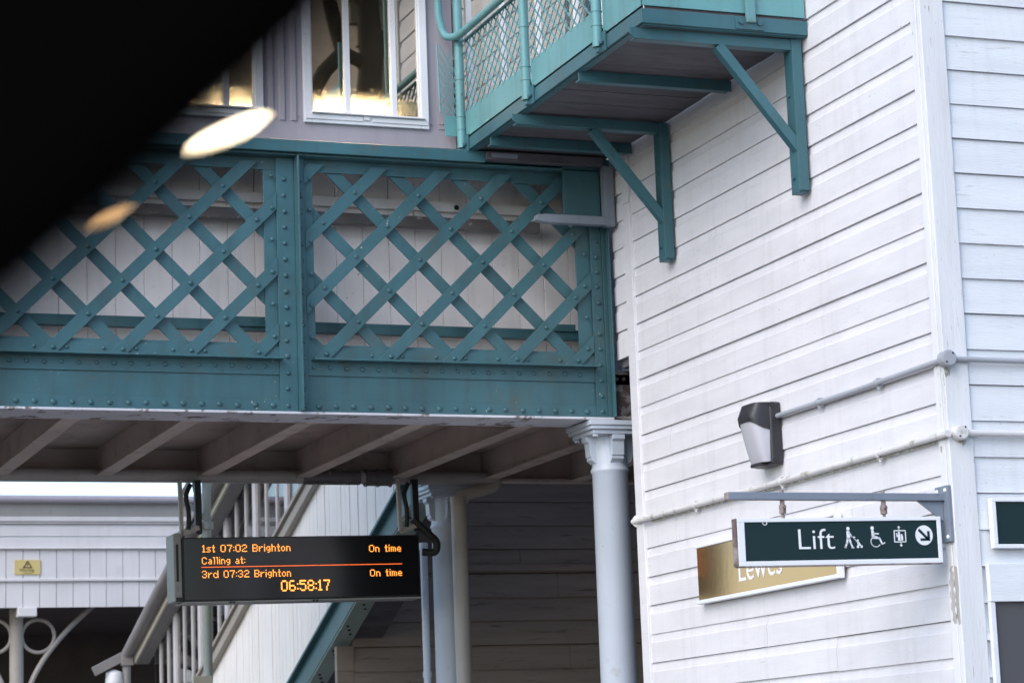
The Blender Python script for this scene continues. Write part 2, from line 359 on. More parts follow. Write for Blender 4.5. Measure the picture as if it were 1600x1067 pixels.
MB().box(X0-.012, 6.222, Y0-.026, Y0+.010, 0, 8.2).build('corner_board', 'trim', tower, .004)
MB().box(X0-.014, X0+.03, 13.713, 13.822, 0, 5.22).build('corner_board', 'white', tower, .004)
MB().box(X0-.014, X0+.03, 13.726, 13.815, 5.222, 5.56).build('corner_board', 'white', tower, .004)
# weathered patch where the paint has gone
pts = []
for i in range(16):
    t = i/15; pts.append((10.158+.006*math.sin(i*2.3)+.004*math.sin(i*5), 2.36+.27*t))
q = [(X0-.0146, y, z) for y, z in pts] + [(X0-.0146, 10.196+.008*math.sin(i*1.9)-.02*abs(i/7.5-1)**3, 2.63-.27*i/15) for i in range(16)]
MB().prism(q, (.0012, 0, 0)).build('bare_wood_patch', 'bare', tower)
door = MB(); door.box(6.24, 7.5, 10.095, 10.125, 2.455, 2.635); 
dr = door.build('door_frame', 'white_worn', tower, .004)
MB().box(6.24, 6.268, 10.100, 10.126, 0, 2.4545).build('jamb', 'white_worn', dr, .003)
MB().box(6.2685, 7.5, 10.116, 10.127, 0, 2.4545).build('door_panel', 'dark_panel', dr)
q = [(X0-.0126, y, z) for y, z in ((10.122, 2.36), (10.126, 2.44), (10.121, 2.52), (10.124, 2.62), (10.150, 2.63), (10.153, 2.55), (10.149, 2.47), (10.152, 2.40), (10.14, 2.35))]
MB().prism(q, (.0008, 0, 0)).build('bare_wood_patch', 'bare', tower)
def stain(cx, z_top, wd, ht, face, n=9):
    # drip-edged grime patch lying on a board face; face 'A' looks to -X, 'B' to -Y
    rnd = random.Random(int(cx*1000)+int(z_top*1000)); low = []; 
    for i in range(n+1):
        u = i/n; k = math.sin(math.pi*u)**.6; low.append((cx+(u-.5)*wd, z_top-ht*k*rnd.uniform(.35, 1.0)))
    poly = [(cx-wd/2, z_top), (cx+wd/2, z_top)] + low[::-1]
    q = [(X0-.0148, a, z) if face == 'A' else (a, Y0-.0268, z) for a, z in poly]
    MB().prism(q, (.0006, 0, 0) if face == 'A' else (0, .0006, 0)).build('grime_stain', 'grime', tower)
for a in ((6.105, 3.565, .035, .06, 'B'), (6.16, 3.222, .05, .035, 'B'), (10.19, 3.20, .02, .05, 'A')): stain(*a)

# ------------------------------------------------------------------ balcony on the tower
bal = thing('balcony', (5.6, 12.7, 5.5), 'teal steel balcony with diamond mesh railing bracketed off the white tower wall', 'balcony')
m = MB()
for i in range(11):                # deck planks seen from below
    y = 11.33 + i*.252; m.box(5.155, 6.085, y, y+.248, 5.570+random.uniform(-.002, .002), 5.60)
m.build('deck', 'dark_wood', bal)
m = MB(); m.box(5.134, 5.148, 11.306, 14.10, 5.562, 5.640); m.box(5.148, 5.19, 11.306, 14.10, 5.557, 5.5685)
m.build('edge_channel', 'teal_mid', bal, .003)
m = MB(); m.box(5.134, 6.10, 11.288, 11.302, 5.560, 5.638); m.box(5.15, 6.10, 11.302, 11.335, 5.553, 5.5645)
m.build('edge_channel', 'teal_mid', bal, .003)
m = MB(); m.box(5.1495, 5.1545, 11.31, 14.08, 5.5695, 5.70); m.box(5.16, 6.085, 11.3035, 11.309, 5.5695, 5.70); m.build('deck_edge', 'dark_wood', bal)
posts = [14.02, 12.90, 11.83]
for i, (a, b) in enumerate(((14.0, 12.93), (12.87, 11.86))):
    MB().box(5.1345, 5.1405, b, a, 5.652, 5.815).build('toe_board', 'teal_light', bal, .002)
MB().box(5.1345, 5.1405, 11.297, 11.80, 5.652, 6.75).build('end_panel', 'teal_light', bal, .002)
MB().box(5.142, 6.088, 11.2895, 11.2955, 5.655, 6.75).build('end_panel', 'teal_light', bal, .002)
m = MB(); m.box(5.73, 5.785, 11.262, 11.288, 5.60, 6.75); m.build('post', 'teal_light', bal, .006)
m = MB(); m.box(5.672, 5.836, 11.279, 11.2875, 5.565, 5.632)
for x in (5.70, 5.808): m.disc((x, 11.279, 5.60), (0, -1, 0), .014, .014, 6)
m.build('fixing_plate', 'teal_mid', bal, .002)
for y in posts:
    m = MB(); m.tube([(5.112, y, 5.585), (5.112, y, 7.0)], .0285, 16)
    for zz in (5.70, 5.78, 6.02, 6.24): m.tube([(5.112, y, zz), (5.112, y, zz+.007)], .032, 14)
    m.build('post', 'teal_light', bal)
    m = MB(); m.box(5.122, 5.133, y-.075, y+.02, 5.55, 5.66); m.box(5.10, 5.122, y-.03, y+.012, 5.552, 5.575)
    for yy in (-.055, -.03): m.disc((5.122, y+yy, 5.60), (-1, 0, 0), .013, .016, 6)
    m.build('post_foot', 'teal_mid', bal, .002)
m = MB(); m.bend([(4.985, 14.06, 7.1), (5.0, 14.06, 6.42), (5.03, 14.05, 6.30), (5.085, 13.95, 6.283), (5.085, 11.25, 6.283)], .024, .06, 14)
m.build('handrail', 'teal_light', bal)
MB().box(5.128, 5.150, 11.83, 13.99, 6.262, 6.272).build('mesh_rail', 'teal_light', bal)
def mesh_panel(ya, yb, za, zb, xa):
    a = MB(); sp = .098; sl = .86
    k = int((yb-ya+ (zb-za)/sl)/sp)+3
    for d in (1, -1):
        for i in range(-k, k+1):
            # line z = za + d*sl*(y - y_i)
            yi = ya + i*sp; pts = []
            lo, hi = max(ya, min(yi, yi+d*(zb-za)/sl)), min(yb, max(yi, yi+d*(zb-za)/sl))
            if hi-lo < .01: continue
            p = (xa, lo, za+d*sl*(lo-yi)); q = (xa+.004*d, hi, za+d*sl*(hi-yi))
            a.beam(p, q, .006 if d > 0 else .004, .011 if d > 0 else .005, (1, 0, 0))
    return a
mesh_panel(12.93, 13.99, 5.80, 6.262, 5.139).build('mesh_panel', 'teal_light', bal)
mesh_panel(11.86, 12.87, 5.80, 6.262, 5.139).build('mesh_panel', 'teal_light', bal)
# short mesh return against the bridge house
m = MB()
for d in (1, -1):
    for i in range(-4, 8):
        xi = 5.0+i*.035; lo, hi = max(5.0, min(xi, xi+d*.24)), min(5.10, max(xi, xi+d*.24))
        if hi-lo < .005: continue
        m.beam((lo, 14.07, 5.80+d*(lo-xi)*1.9), (hi, 14.07+.004*d, 5.80+d*(hi-xi)*1.9), .006, .006)
m.tube([(4.995, 14.07, 5.82), (4.985, 14.07, 6.26)], .006, 8)
m.build('mesh_panel', 'teal_light', bal)
MB().box(5.02, 5.095, 14.06, 14.068, 5.67, 5.80).build('toe_board', 'teal_light', bal)
for y in (11.36, 13.09):
    br = MB(); br.box(5.115, 6.03, y-.012, y-.002, 5.492, 5.552); br.box(5.115, 6.03, y-.002, y+.055, 5.492, 5.502)
    br.prism([(5.115, y-.012, 5.492), (5.09, y-.012, 5.515), (5.085, y-.012, 5.552), (5.115, y-.012, 5.552)], (0, .010, 0))
    b = br.build('bracket', 'teal_mid', bal, .003)
    v = MB(); v.box(6.025, 6.084, y-.02, y-.008, 4.725, 5.553); v.box(6.025, 6.037, y-.008, y+.075, 4.715, 5.553); v.box(6.037, 6.084, y-.008, y+.07, 4.715, 4.727)
    v.disc((6.025, y+.035, 4.80), (-1, 0, 0), .012, .012, 6); v.disc((6.025, y+.035, 5.25), (-1, 0, 0), .012, .012, 6)
    v.build('wall_leg', 'teal_mid', b, .003)
    d = MB(); d.beam((5.60, y+.010, 5.49), (6.045, y+.010, 4.955), .055, .050, (0, 1, 0)); d.build('brace', 'teal_mid', b, .003)
for y in (12.2, 13.62):
    m = MB(); m.box(5.15, 6.085, y, y+.010, 5.505, 5.567); m.box(5.15, 6.07, y+.01, y+.05, 5.505, 5.514); m.build('joist', 'teal_mid', bal, .002)

# ------------------------------------------------------------------ footbridge
fb = thing('footbridge', (3, 15.7, 3.9), 'teal riveted lattice girder footbridge with grey clad, glazed upper storey', 'footbridge')
XL = -3.0
gz0 = 3.915
g = MB(); g.box(XL, 6.03, 14.070, 14.080, 3.925, 4.33)          # web of the bottom chord
g.box(XL, 6.03, 14.070, 14.080, 5.395, 5.47)
girder = g.build('lattice_girder', 'teal', fb)
b = MB()
def riv(m, x, z, y, r=.0155): m.dome((x+random.uniform(-.003, .003), y, z+random.uniform(-.003, .003)), (random.uniform(-.12, .12), -1, random.uniform(-.12, .12)), r*random.uniform(.9, 1.1), h=random.uniform(.65, .9))
# angles of the bottom chord, bay by bay
for (a, c) in ((XL, 1.965), (2.075, 3.935), (4.092, 5.962)):
    b.box(a, c, 14.060, 14.069, 3.918, 3.992); b.box(a, c, 14.060, 14.069, 4.140, 4.3105)
    for i in range(int((c-a)/.1085)): riv(b, a+.068+i*.1085, 3.955, 14.060, .0175)
    for i in range(int((c-a)/.101)): riv(b, a+.045+i*.101, 4.186, 14.060, .0145)
    b.box(a+(.03 if a > XL else 0), c-.0 , 13.985, 14.0599, 4.226, 4.236)
    for i in range(int((c-a)/.4075)+1):
        x = 4.4155+.203+.4075*(i-7 if a < 4 else i)
        for e in (-.115, .075):
            if a+.05 < x+e < c-.05: riv(b, x+e, 4.272, 14.060, .012)
b.build('chord_angle', 'teal', girder, .0015)
MB().box(XL, 6.063, 14.028, 14.38, 3.902, 3.9165).build('bottom_flange', 'flake', girder, .002)
MB().box(XL, 6.06, 13.99, 14.35, 5.472, 5.485).build('top_flange', 'teal', girder, .002)
# riveted posts
def post(xc):
    p = MB(); p.box(xc-.193, xc+.115, 14.0702, 14.0812, 4.32, 5.394)
    p.box(xc-.117, xc-.006, 14.051, 14.0598, 3.918, 5.47); p.box(xc+.010, xc+.058, 14.051, 14.0598, 3.918, 5.47)
    p.box(xc-.005, xc+.007, 13.968, 14.0595, 3.918, 5.47)
    z = 3.955
    while z < 5.42:
        riv(p, xc-.070, z, 14.051); riv(p, xc+.033, z, 14.051); z += .0985
    for k in range(7):
        z = 4.37+k*.196; riv(p, xc-.148, z, 14.046, .0145); riv(p, xc+.088, z, 14.046, .0145)
    return p
post(4.04).build('riveted_post', 'teal', girder, .0015)
post(2.02).build('riveted_post', 'teal', girder, .0015)
p = MB(); p.box(5.865, 5.96, 14.0702, 14.0812, 4.32, 5.394); p.box(5.958, 6.032, 14.051, 14.0598, 3.918, 5.47); p.box(6.033, 6.058, 14.040, 14.0598, 3.918, 5.47)
p.box(6.0585, 6.066, 13.99, 14.34, 3.918, 5.47)
z = 3.955
while z < 5.42: riv(p, 5.995, z, 14.051); z += .0985
for k in range(6): riv(p, 5.912, 4.35+k*.2, 14.046, .0145)
p.build('riveted_post', 'teal', girder, .0015)
# lattice bars: each a bar of its own
def lattice(xa, xb, x_ref, n0, n1):
    zt, zb, hw = 5.44, 4.245, .0375
    for front in (True, False):
        s = 1 if front else -1
        for i in range(n0, n1):
            xr = x_ref + .4075*i; k = 1.015
            x1, x2 = xr + s*(zb-.2-5.275)*k, xr + s*(zt+.2-5.275)*k
            d = Vector((x2-x1, zt-zb+.4)).normalized(); nx, nz = -d.y*hw, d.x*hw
            poly = [(x1+nx, zb-.2+nz), (x2+nx, zt+.2+nz), (x2-nx, zt+.2-nz), (x1-nx, zb-.2-nz)]
            for ax, v, less in ((0, xb, True), (0, xa, False), (1, zt, True), (1, zb, False)):
                if poly: poly = clip(poly, ax, v, less)
            if len(poly) < 3: continue
            if max(q[0] for q in poly)-min(q[0] for q in poly) < .03: continue
            y = 14.046 if front else 14.0825
            m = MB(); m.prism([(q[0], y, q[1]) for q in poly], (0, .0135 if front else .011, 0))
            if front:
                for j in range(-14, 14):
                    zz = 5.275 - .2007*j; xx = xr + (zz-5.275)*k
                    if xa+.04 < xx < xb-.04 and 4.40 < zz < 5.40: riv(m, xx, zz, 14.046, .0145)
                    if xa+.04 < xx < xb-.04 and 4.24 < zz < 4.30: riv(m, xx, 4.268, 14.046, .015)
            m.build('lattice_bar', 'teal', girder, .0012)
lattice(4.098, 5.957, 4.4155, -3, 7)
lattice(2.078, 3.922, 3.592, -7, 4)
lattice(XL, 1.902, 1.575, -12, 4)
# end plate beyond the girder, flaking and rusty
m = MB(); m.box(6.0665, 6.092, 14.09, 14.11, 4.24, 5.14)
for i in range(9): m.dome((6.079, 14.09, 4.3+i*.098), (0, -1, 0), .013)
m.box(6.0665, 6.32, 14.10, 14.115, 3.92, 4.2245)
for i in range(3): m.dome((6.085, 14.10, 3.97+i*.09), (0, -1, 0), .014); m.dome((6.16+i*.03, 14.10, 3.96), (0, -1, 0), .013)
m.dome((6.12, 14.10, 4.17), (0, -1, 0), .014); m.dome((6.17, 14.10, 4.17), (0, -1, 0), .014)
m.build('end_plate', 'rust', fb, .002)
# lining boards behind the lattice
m = MB()
n = 54
for i in range(n):
    x = 4.397 + .1725*(i-43)
    dy = random.uniform(-.002, .002)
    m.prism([(x+.004, 14.40+dy, 4.02), (x+.1685, 14.40+dy, 4.02), (x+.1715, 14.404+dy, 4.02), (x+.1715, 14.42, 4.02), (x+.001, 14.42, 4.02), (x+.001, 14.404+dy, 4.02)], (0, 0, 1.46))
m.build('lining_boards', 'white_lining', fb)
m = MB(); m.box(XL, 6.10, 14.362, 14.3975, 5.262, 5.322)
m.disc((5.222, 14.362, 5.292), (0, -1, 0), .0, .0001, 8)
m.build('cover_rail', 'white_lining', fb, .003)
MB().disc((5.185, 14.3615, 5.290), (0, -1, 0), .016, .004, 14).build('fixing', 'black_metal', fb)
MB().box(XL, 5.98, 14.29, 14.345, 4.447, 4.512).build('low_rail', 'teal', fb, .003)
m = MB(); m.box(3.68, 3.90, 14.275, 14.2899, 4.47, 4.53); m.build('rail_cleat', 'teal', fb, .002)
m = MB(); m.box(5.74, 5.93, 14.275, 14.2899, 4.50, 4.545); m.build('rail_cleat', 'teal', fb, .002)
m = MB(); m.box(XL, 5.72, 14.285, 14.345, 5.135, 5.205); m.build('cable_duct', 'drain_dark', fb, .006)
# top rail and overhang
MB().box(XL, 5.24, 13.955, 13.985, 5.486, 5.558).build('top_rail', 'teal_mid', fb, .003)
MB().box(XL, 6.085, 13.9855, 14.16, 5.500, 5.556).build('top_chord', 'teal', fb)
MB().box(5.24, 6.02, 13.93, 13.985, 5.50, 5.552).build('eaves_board', 'dark_wood', fb)
MB().box(5.27, 5.44, 13.915, 13.929, 5.512, 5.54).build('fixing_strap', 'galv', fb, .002)
m = MB(); m.box(5.77, 6.015, 13.99, 14.02, 5.18, 5.499); m.build('gusset_plate', 'teal', fb, .002)
m = MB(); m.box(6.018, 6.085, 13.925, 13.985, 5.112, 5.499); m.box(5.62, 6.017, 13.925, 13.985, 5.118, 5.172)
m.prism([(5.55, 13.925, 5.130), (5.62, 13.925, 5.118), (5.62, 13.925, 5.172), (5.56, 13.925, 5.165)], (0, .06, 0))
m.build('cable_tray', 'galv', fb, .003)
# deck and cross beams
MB().box(XL, 9.5, 14.10, 17.32, 4.135, 4.20).build('deck', 'soffit', fb)
for i in range(13):
    x = 9.25 - i*.722 + .007
    if x < XL: break
    m = MB(); m.box(x-.006, x+.006, 14.09, 17.28, 3.925, 4.134); m.box(x-.055, x+.055, 14.09, 17.28, 3.918, 3.9305)
    m.build('cross_beam', 'beam', fb, .002)
MB().box(XL, 9.5, 14.09, 14.36, 3.9175, 3.934).build('flange_plate', 'beam', fb)
MB().box(XL, 9.5, 17.30, 17.34, 3.93, 5.5).build('far_girder', 'beam', fb)
MB().box(XL, 9.5, 17.18, 17.299, 3.915, 3.935).build('flange_plate', 'beam', fb)
tag(MB().box(5.70, 5.95, 16.62, 16.88, 4.02, 4.134).build('equipment_box', 'canopy_iron', None, .006), 'square grey equipment box fixed under the bridge deck near the far column', 'box')
# upper storey cladding, in pieces around the windows
m = MB(); Yc = 14.15
def clad(x0, x1, z0, z1):
    m.box(x0, x1, Yc, Yc+.06, z0, z1)
m = MB()
m.box(XL, 5.118, Yc-.008, Yc+.06, 5.612, 5.728)                # bottom flashing
WIN = [(0.95, 1.75), (2.0, 2.80), (3.06, 3.875), (4.132, 4.938)]
edges = [XL] + [v for wv in WIN for v in wv] + [5.118]
for i in range(0, len(edges), 2):
    a, c = edges[i], edges[i+1]; m.box(a, c, Yc, Yc+.06, 5.728, 8.2)
    if c < 4.5:
        x = a+.03
        while x < c-.04:
            m.prism([(x, Yc-.0005, 5.73), (x+.006, Yc-.016, 5.73), (x+.034, Yc-.016, 5.73), (x+.04, Yc-.0005, 5.73)], (0, 0, 2.4)); x += .072
    else:
        m.box(5.005, 5.112, Yc-.012, Yc-.0005, 5.73, 8.2)
for a, c in WIN: m.box(a, c, Yc, Yc+.06, 7.3, 8.2)
for x in (4.955, 5.012, 5.03, 5.1, 4.10, 4.06, 4.00, 3.95, 3.90):
    m.dome((x, Yc-.013, 5.765), (0, -1, 0), .006, 8)
for k in range(6):
    m.dome((4.975, Yc, 5.80+k*.24), (0, -1, 0), .0045, 8)
m.build('cladding', 'clad', fb)
for (a, c) in WIN:
    f = MB()
    f.box(a, a+.05, Yc-.03, Yc+.05, 5.722, 7.3); f.box(c-.05, c, Yc-.03, Yc+.05, 5.722, 7.3); f.box(a+.05, c-.05, Yc-.03, Yc+.05, 7.24, 7.3)
    f.box(a+.05, c-.05, Yc-.03, Yc+.05, 5.722, 5.785)
    wf = f.build('window', 'upvc', fb, .004)
    s = MB(); s.box(a+.045, c-.03, Yc-.055, Yc-.0301, 5.779, 5.790); s.box(a+.005, (a+c)/2-.03, Yc-.037, Yc-.0301, 5.744, 5.774); s.box((a+c)/2+.03, c-.01, Yc-.037, Yc-.0301, 5.744, 5.774)
    s.box((a+c)/2-.025, (a+c)/2+.012, Yc-.042, Yc-.0301, 5.752, 5.778)
    s.build('sill', 'upvc', wf, .002)
    s = MB()
    for u in (.268, .600-.03): s.box(a+u, a+u+.036, Yc-.012, Yc+.035, 5.785, 7.24)
    s.box(a+.05, a+.062, Yc-.006, Yc+.03, 5.785, 7.24); s.box(c-.058, c-.05, Yc-.006, Yc+.03, 5.785, 7.24)
    s.build('mullion', 'upvc', wf, .003)
    xs = [a+.062, a+.268, a+.304, a+.57, a+.606, c-.058]
    for i in range(3):
        MB().box(xs[2*i]-.004, xs[2*i+1]+.004, Yc+.008, Yc+.014, 5.787, 7.24).build('pane', 'pane', wf)
    MB().box(a+.062, c-.058, Yc+.030, Yc+.0305, 5.787, 6.02).build('condensation', 'film', wf)
# glazed screen behind the balcony
f = MB()
for x in (5.135, 5.225, 5.452, 5.70, 5.965, 6.16): f.box(x, x+.034, 14.16, 14.21, 5.58, 7.6)
for z in (5.60, 6.72, 7.5): f.box(5.169, 6.16, 14.165, 14.205, z, z+.05)
sn = f.build('glazed_screen', 'upvc', fb, .003)
for a, c in ((5.169, 5.225), (5.259, 5.452), (5.486, 5.70), (5.734, 5.965), (5.999, 6.16)): MB().box(a-.003, c+.003, 14.184, 14.19, 5.65, 7.5).build('pane', 'pane', sn)
MB().box(XL, 6.4, 17.0, 17.04, 5.5, 8.1).build('back_wall', 'interior', fb)
MB().box(XL, 6.4, 14.22, 17.0, 5.50, 5.55).build('walkway_floor', 'interior', fb)
MB().box(XL-.2, 6.5, 13.9, 17.3, 8.21, 8.3).build('roof', 'gutter', fb)

for k, (a, c, lab) in enumerate(((4.19, 4.68, 'added warm glow strip low behind the nearest clear bridge window'), (3.42, 3.86, 'added warm glow strip low behind the window next to the dark blur'))):
    t = thing('glow_strip', ((a+c)/2, 14.27, 5.79), lab, 'lamp', 'added glow strips inside the bridge windows')  # invented source, added to make the glow at the foot of the panes
    MB().tube([(a, 14.265, 5.826), (c, 14.265, 5.826)], .016, 12).build('tube', 'strip', t)
    MB().box(a-.01, c+.01, 14.285, 14.30, 5.79, 5.86).build('glow_backing', 'upvc', t)

# ------------------------------------------------------------------ iron columns
def column(x, y, label):
    t = thing('iron_column', (x, y, 0), label, 'column', 'cast iron columns carrying the footbridge')
    s = MB(); s.lathe([(0.13, 0), (0.13, .3), (.118, .34), (.116, 1.5), (.112, 3.585), (.121, 3.595), (.123, 3.606), (.114, 3.618), (.112, 3.64), (.112, 3.82)], (x, y, 0), 40)
    s.build('shaft', 'column', t)
    c = MB(); h = .205
    c.box(x-h, x+h, y-h, y+h, 3.866, 3.897); c.box(x-h+.012, x+h-.012, y-h+.012, y+h-.012, 3.842, 3.8655); c.box(x-h+.032, x+h-.032, y-h+.032, y+h-.032, 3.815, 3.8415)
    cap = c.build('capital', 'column', t, .004)
    for (dx, dy) in ((0, -1), (0, 1), (-1, 0), (1, 0)):
        k = MB()
        def pr(o, z): return (o, z)
        pf = [(.10, 3.815), (.168, 3.815), (.168, 3.786), (.150, 3.772), (.145, 3.70), (.145, 3.688), (.137, 3.684), (.137, 3.666), (.112, 3.645), (.10, 3.645)]
        hw = .042
        if dx == 0: k.prism([(x-hw, y+dy*o, z) for o, z in pf], (2*hw, 0, 0))
        else: k.prism([(x+dx*o, y-hw, z) for o, z in pf], (0, 2*hw, 0))
        k.build('corbel', 'column', cap, .003)
    bl = MB()
    for dx in (-1, 1):
        for dy in (-1, 1):
            bl.disc((x+dx*.15, y+dy*.15, 3.80), (0, 0, 1), .019, .014, 6); bl.disc((x+dx*.15, y+dy*.15, 3.8975), (0, 0, 1), .018, .017, 6)
    bl.build('bolts', 'column', cap)
    return t
c1 = column(6.092, 14.205, 'pale blue iron column with corbelled capital beside the white tower corner')
c2 = dup(c1, None, (0.035, 3.22, 0)); c2['label'] = 'far iron column with capital standing behind the departure board, next to the grey downpipe'

# ------------------------------------------------------------------ drain pipes
t = thing('rain_pipe', (4.5, 17.13, 3.9), 'long grey drain pipe slung under the far bridge edge, turning down at its end', 'pipe')
m = MB(); m.tube([(XL, 17.12, 3.920), (6.40, 17.12, 3.928)], .047, 18); m.build('pipe', 'drain', t)
m = MB(); m.bend([(6.28, 17.12, 3.928), (6.425, 17.12, 3.925), (6.40, 17.12, 3.87), (6.13, 17.11, 3.80), (6.115, 17.11, 3.70)], .046, .05, 18); m.build('elbow', 'drain', t)
m = MB(); m.tube([(6.115, 17.11, 3.76), (6.115, 17.11, 0)], .058, 20); m.tube([(6.115, 17.11, 3.75), (6.115, 17.11, 3.79)], .063, 20); m.build('downpipe', 'drain', t)
m = MB(); m.tube([(4.93, 17.12, 3.924), (5.36, 17.12, 3.925)], .052, 18); m.build('wrapped_coupling', 'drain_dark', t)
m = MB(); m.tube([(5.40, 17.12, 3.925), (5.60, 17.12, 3.925)], .058, 18)
for x in (5.40, 5.49, 5.585): m.tube([(x, 17.12, 3.925), (x+.015, 17.12, 3.925)], .066, 18)
m.build('coupling', 'drain_dark', t)
t = thing('thin_downpipe', (6.01, 17.55, 0), 'thin pale downpipe left of the far iron column', 'pipe')
m = MB(); m.tube([(6.0, 17.6, 0), (6.0, 17.6, 3.47)], .028, 16); m.tube([(6.0, 17.6, 3.45), (6.0, 17.6, 3.50)], .034, 16); m.tube([(6.0, 17.6, 2.50), (6.0, 17.6, 2.54)], .034, 16); m.build('pipe', 'column', t)

# ------------------------------------------------------------------ departure board
db = thing('departure_board', (4.94, 17.0, 3.03), 'black hanging departure board with glowing amber train times', 'departure board')
T2 = R(0.75)
def D(u, v, y=16.95):     # u,v in board units: metres from its left bottom corner, board hangs a touch out of level
    return (4.005+u*math.cos(T2)-v*math.sin(T2), y, 3.026+u*math.sin(T2)+v*math.cos(T2))
BW, BH = 1.748, .446
def slab(m, u0, u1, v0, v1, y0, y1): m.prism([D(u0, v0, y0), D(u1, v0, y0), D(u1, v1, y0), D(u0, v1, y0)], (0, y1-y0, 0)); return m
slab(MB(), 0, BW, 0, BH, 16.952, 17.18).build('case', 'black_metal', db, .006)
slab(MB(), .012, BW-.012, .012, BH-.008, 16.948, 16.9515).build('screen', 'screen', db)
slab(MB(), -.062, -.004, .0, BH+.03, 16.95, 17.18).build('end_cap', 'housing', db, .008)
m = slab(MB(), -.045, -.028, .14, .40, 16.944, 16.9495); slab(m, -.055, -.005, .0, .03, 16.93, 16.9495); m.build('latch', 'black_metal', db, .002)
m = slab(MB(), -.005, BW, -.012, -.001, 16.955, 17.18); m.build('bottom_trim', 'housing', db)
m = MB()
for u in (.335, .36, .94, .965): m.beam(D(u, -.018), D(u, -.005), .014, .014)
m.build('screws', 'black_metal', db)
FONT = {'1': ["010", "110", "010", "010", "010", "010", "111"], '2': ["01110", "10001", "00001", "00110", "01000", "10000", "11111"], '3': ["01110", "10001", "00001", "00110", "00001", "10001", "01110"],
 '0': ["01110", "10001", "10001", "10001", "10001", "10001", "01110"], '7': ["11111", "00001", "00010", "00010", "00100", "00100", "00100"], '5': ["11111", "10000", "11110", "00001", "00001", "10001", "01110"],
 '6': ["01110", "10000", "10000", "11110", "10001", "10001", "01110"], '8': ["01110", "10001", "10001", "01110", "10001", "10001", "01110"], ':': ["0", "0", "1", "0", "0", "1", "0"],
 's': ["0000", "0000", "0111", "1000", "0110", "0001", "1110"], 't': ["010", "010", "111", "010", "010", "010", "011"], 'r': ["0000", "0000", "1011", "1100", "1000", "1000", "1000"], 'd': ["00001", "00001", "01101", "10011", "10001", "10001", "01111"],
 'B': ["11110", "10001", "10001", "11110", "10001", "10001", "11110"], 'i': ["1", "0", "1", "1", "1", "1", "1"], 'g': ["0000", "0000", "0111", "1001", "1001", "0111", "0001", "0110"], 'h': ["1000", "1000", "1110", "1001", "1001", "1001", "1001"],
 'o': ["0000", "0000", "0110", "1001", "1001", "1001", "0110"], 'n': ["0000", "0000", "1110", "1001", "1001", "1001", "1001"], 'O': ["01110", "10001", "10001", "10001", "10001", "10001", "01110"], 'm': ["00000", "00000", "11010", "10101", "10101", "10101", "10101"],
 'e': ["0000", "0000", "0110", "1001", "1111", "1000", "0111"], 'C': ["01110", "10001", "10000", "10000", "10000", "10001", "01110"], 'a': ["0000", "0000", "0110", "0001", "0111", "1001", "0111"], 'l': ["11", "01", "01", "01", "01", "01", "01"], ' ': ["000"]*7}
def led(txt, u, v_top, width, height, name, bold=False, gap=1):
    cols = []
    for ch in txt:
        g = FONT[ch]; n = len(g[0])
        for c in range(n): cols.append([int(r[c]) for r in g] + [0]*(8-len(g)))
        cols += [[0]*8]*gap
    px = width/(len(cols)-gap); pz = height/7; m = MB()
    for ci, col in enumerate(cols):
        for ri in range(8):
            if not col[ri]: continue
            uu = u+ci*px; vv = v_top-ri*pz
            k = .15 if not bold else .07
            slab(m, uu+px*k, uu+px*(1-k), vv-pz*(1-k), vv-pz*k, 16.9465, 16.9479)
    return m.build(name, 'led', db)
KX = BW/369.0; KZ = BH/98.0           # one photograph pixel on the board's face
def bu(px): return (px-285)*KX
def bv(px, py): return (944-py)*KZ - (px-285)*0.0001
led("1st 07:02 Brighton", bu(315), bv(315, 857), 135*KX, 11.4*KZ, 'led_text')
led("On time", bu(573), bv(573, 855), 51*KX, 11.0*KZ, 'led_text')
led("Calling at:", bu(314), bv(314, 875.8), 66*KX, 11.0*KZ, 'led_text')
led("3rd 07:32 Brighton", bu(313.5), bv(313, 896.5), 136*KX, 11.4*KZ, 'led_text')
led("On time", bu(573), bv(573, 893.5), 51*KX, 11.0*KZ, 'led_text')
led("06:58:17", bu(433.5), bv(433, 911), 76*KX, 17.0*KZ, 'led_clock', True)
m = slab(MB(), bu(313), bu(624.5), bv(313, 891.4)-.0012, bv(313, 891.4)+.0026, 16.9465, 16.9479); m.build('led_line', 'led_line', db)
# hangers up to the bridge
for uL in (.012, 1.625):
    m = MB(); m.beam(D(uL, BH+.03, 17.0), D(uL-.006, BH+.41, 17.0), .028, .03); m.beam(D(uL, BH+.03, 17.0), D(uL+.125, BH+.075, 17.0), .03, .035)
    h = m.build('hanger', 'pale_metal', db, .003)
    m = MB(); m.beam(D(uL+.125, BH+.03, 17.02), D(uL+.125, BH+.41, 17.02), .046, .05)
    m.bend([D(uL+.07, BH+.38, 16.99), D(uL+.03, BH+.30, 16.99), D(uL+.055, BH+.18, 16.99), D(uL+.045, BH+.06, 16.99)], .017, .06, 10)
    m.build('upright', 'black_metal', h, .003)
m = MB(); m.bend([D(1.72, BH+.12, 17.0), D(1.82, BH+.02, 16.99), D(1.90, BH-.05, 16.99), D(1.89, BH-.13, 17.0), D(1.79, BH-.12, 17.02)], .028, .08, 14)
m.build('cable', 'black_metal', db)

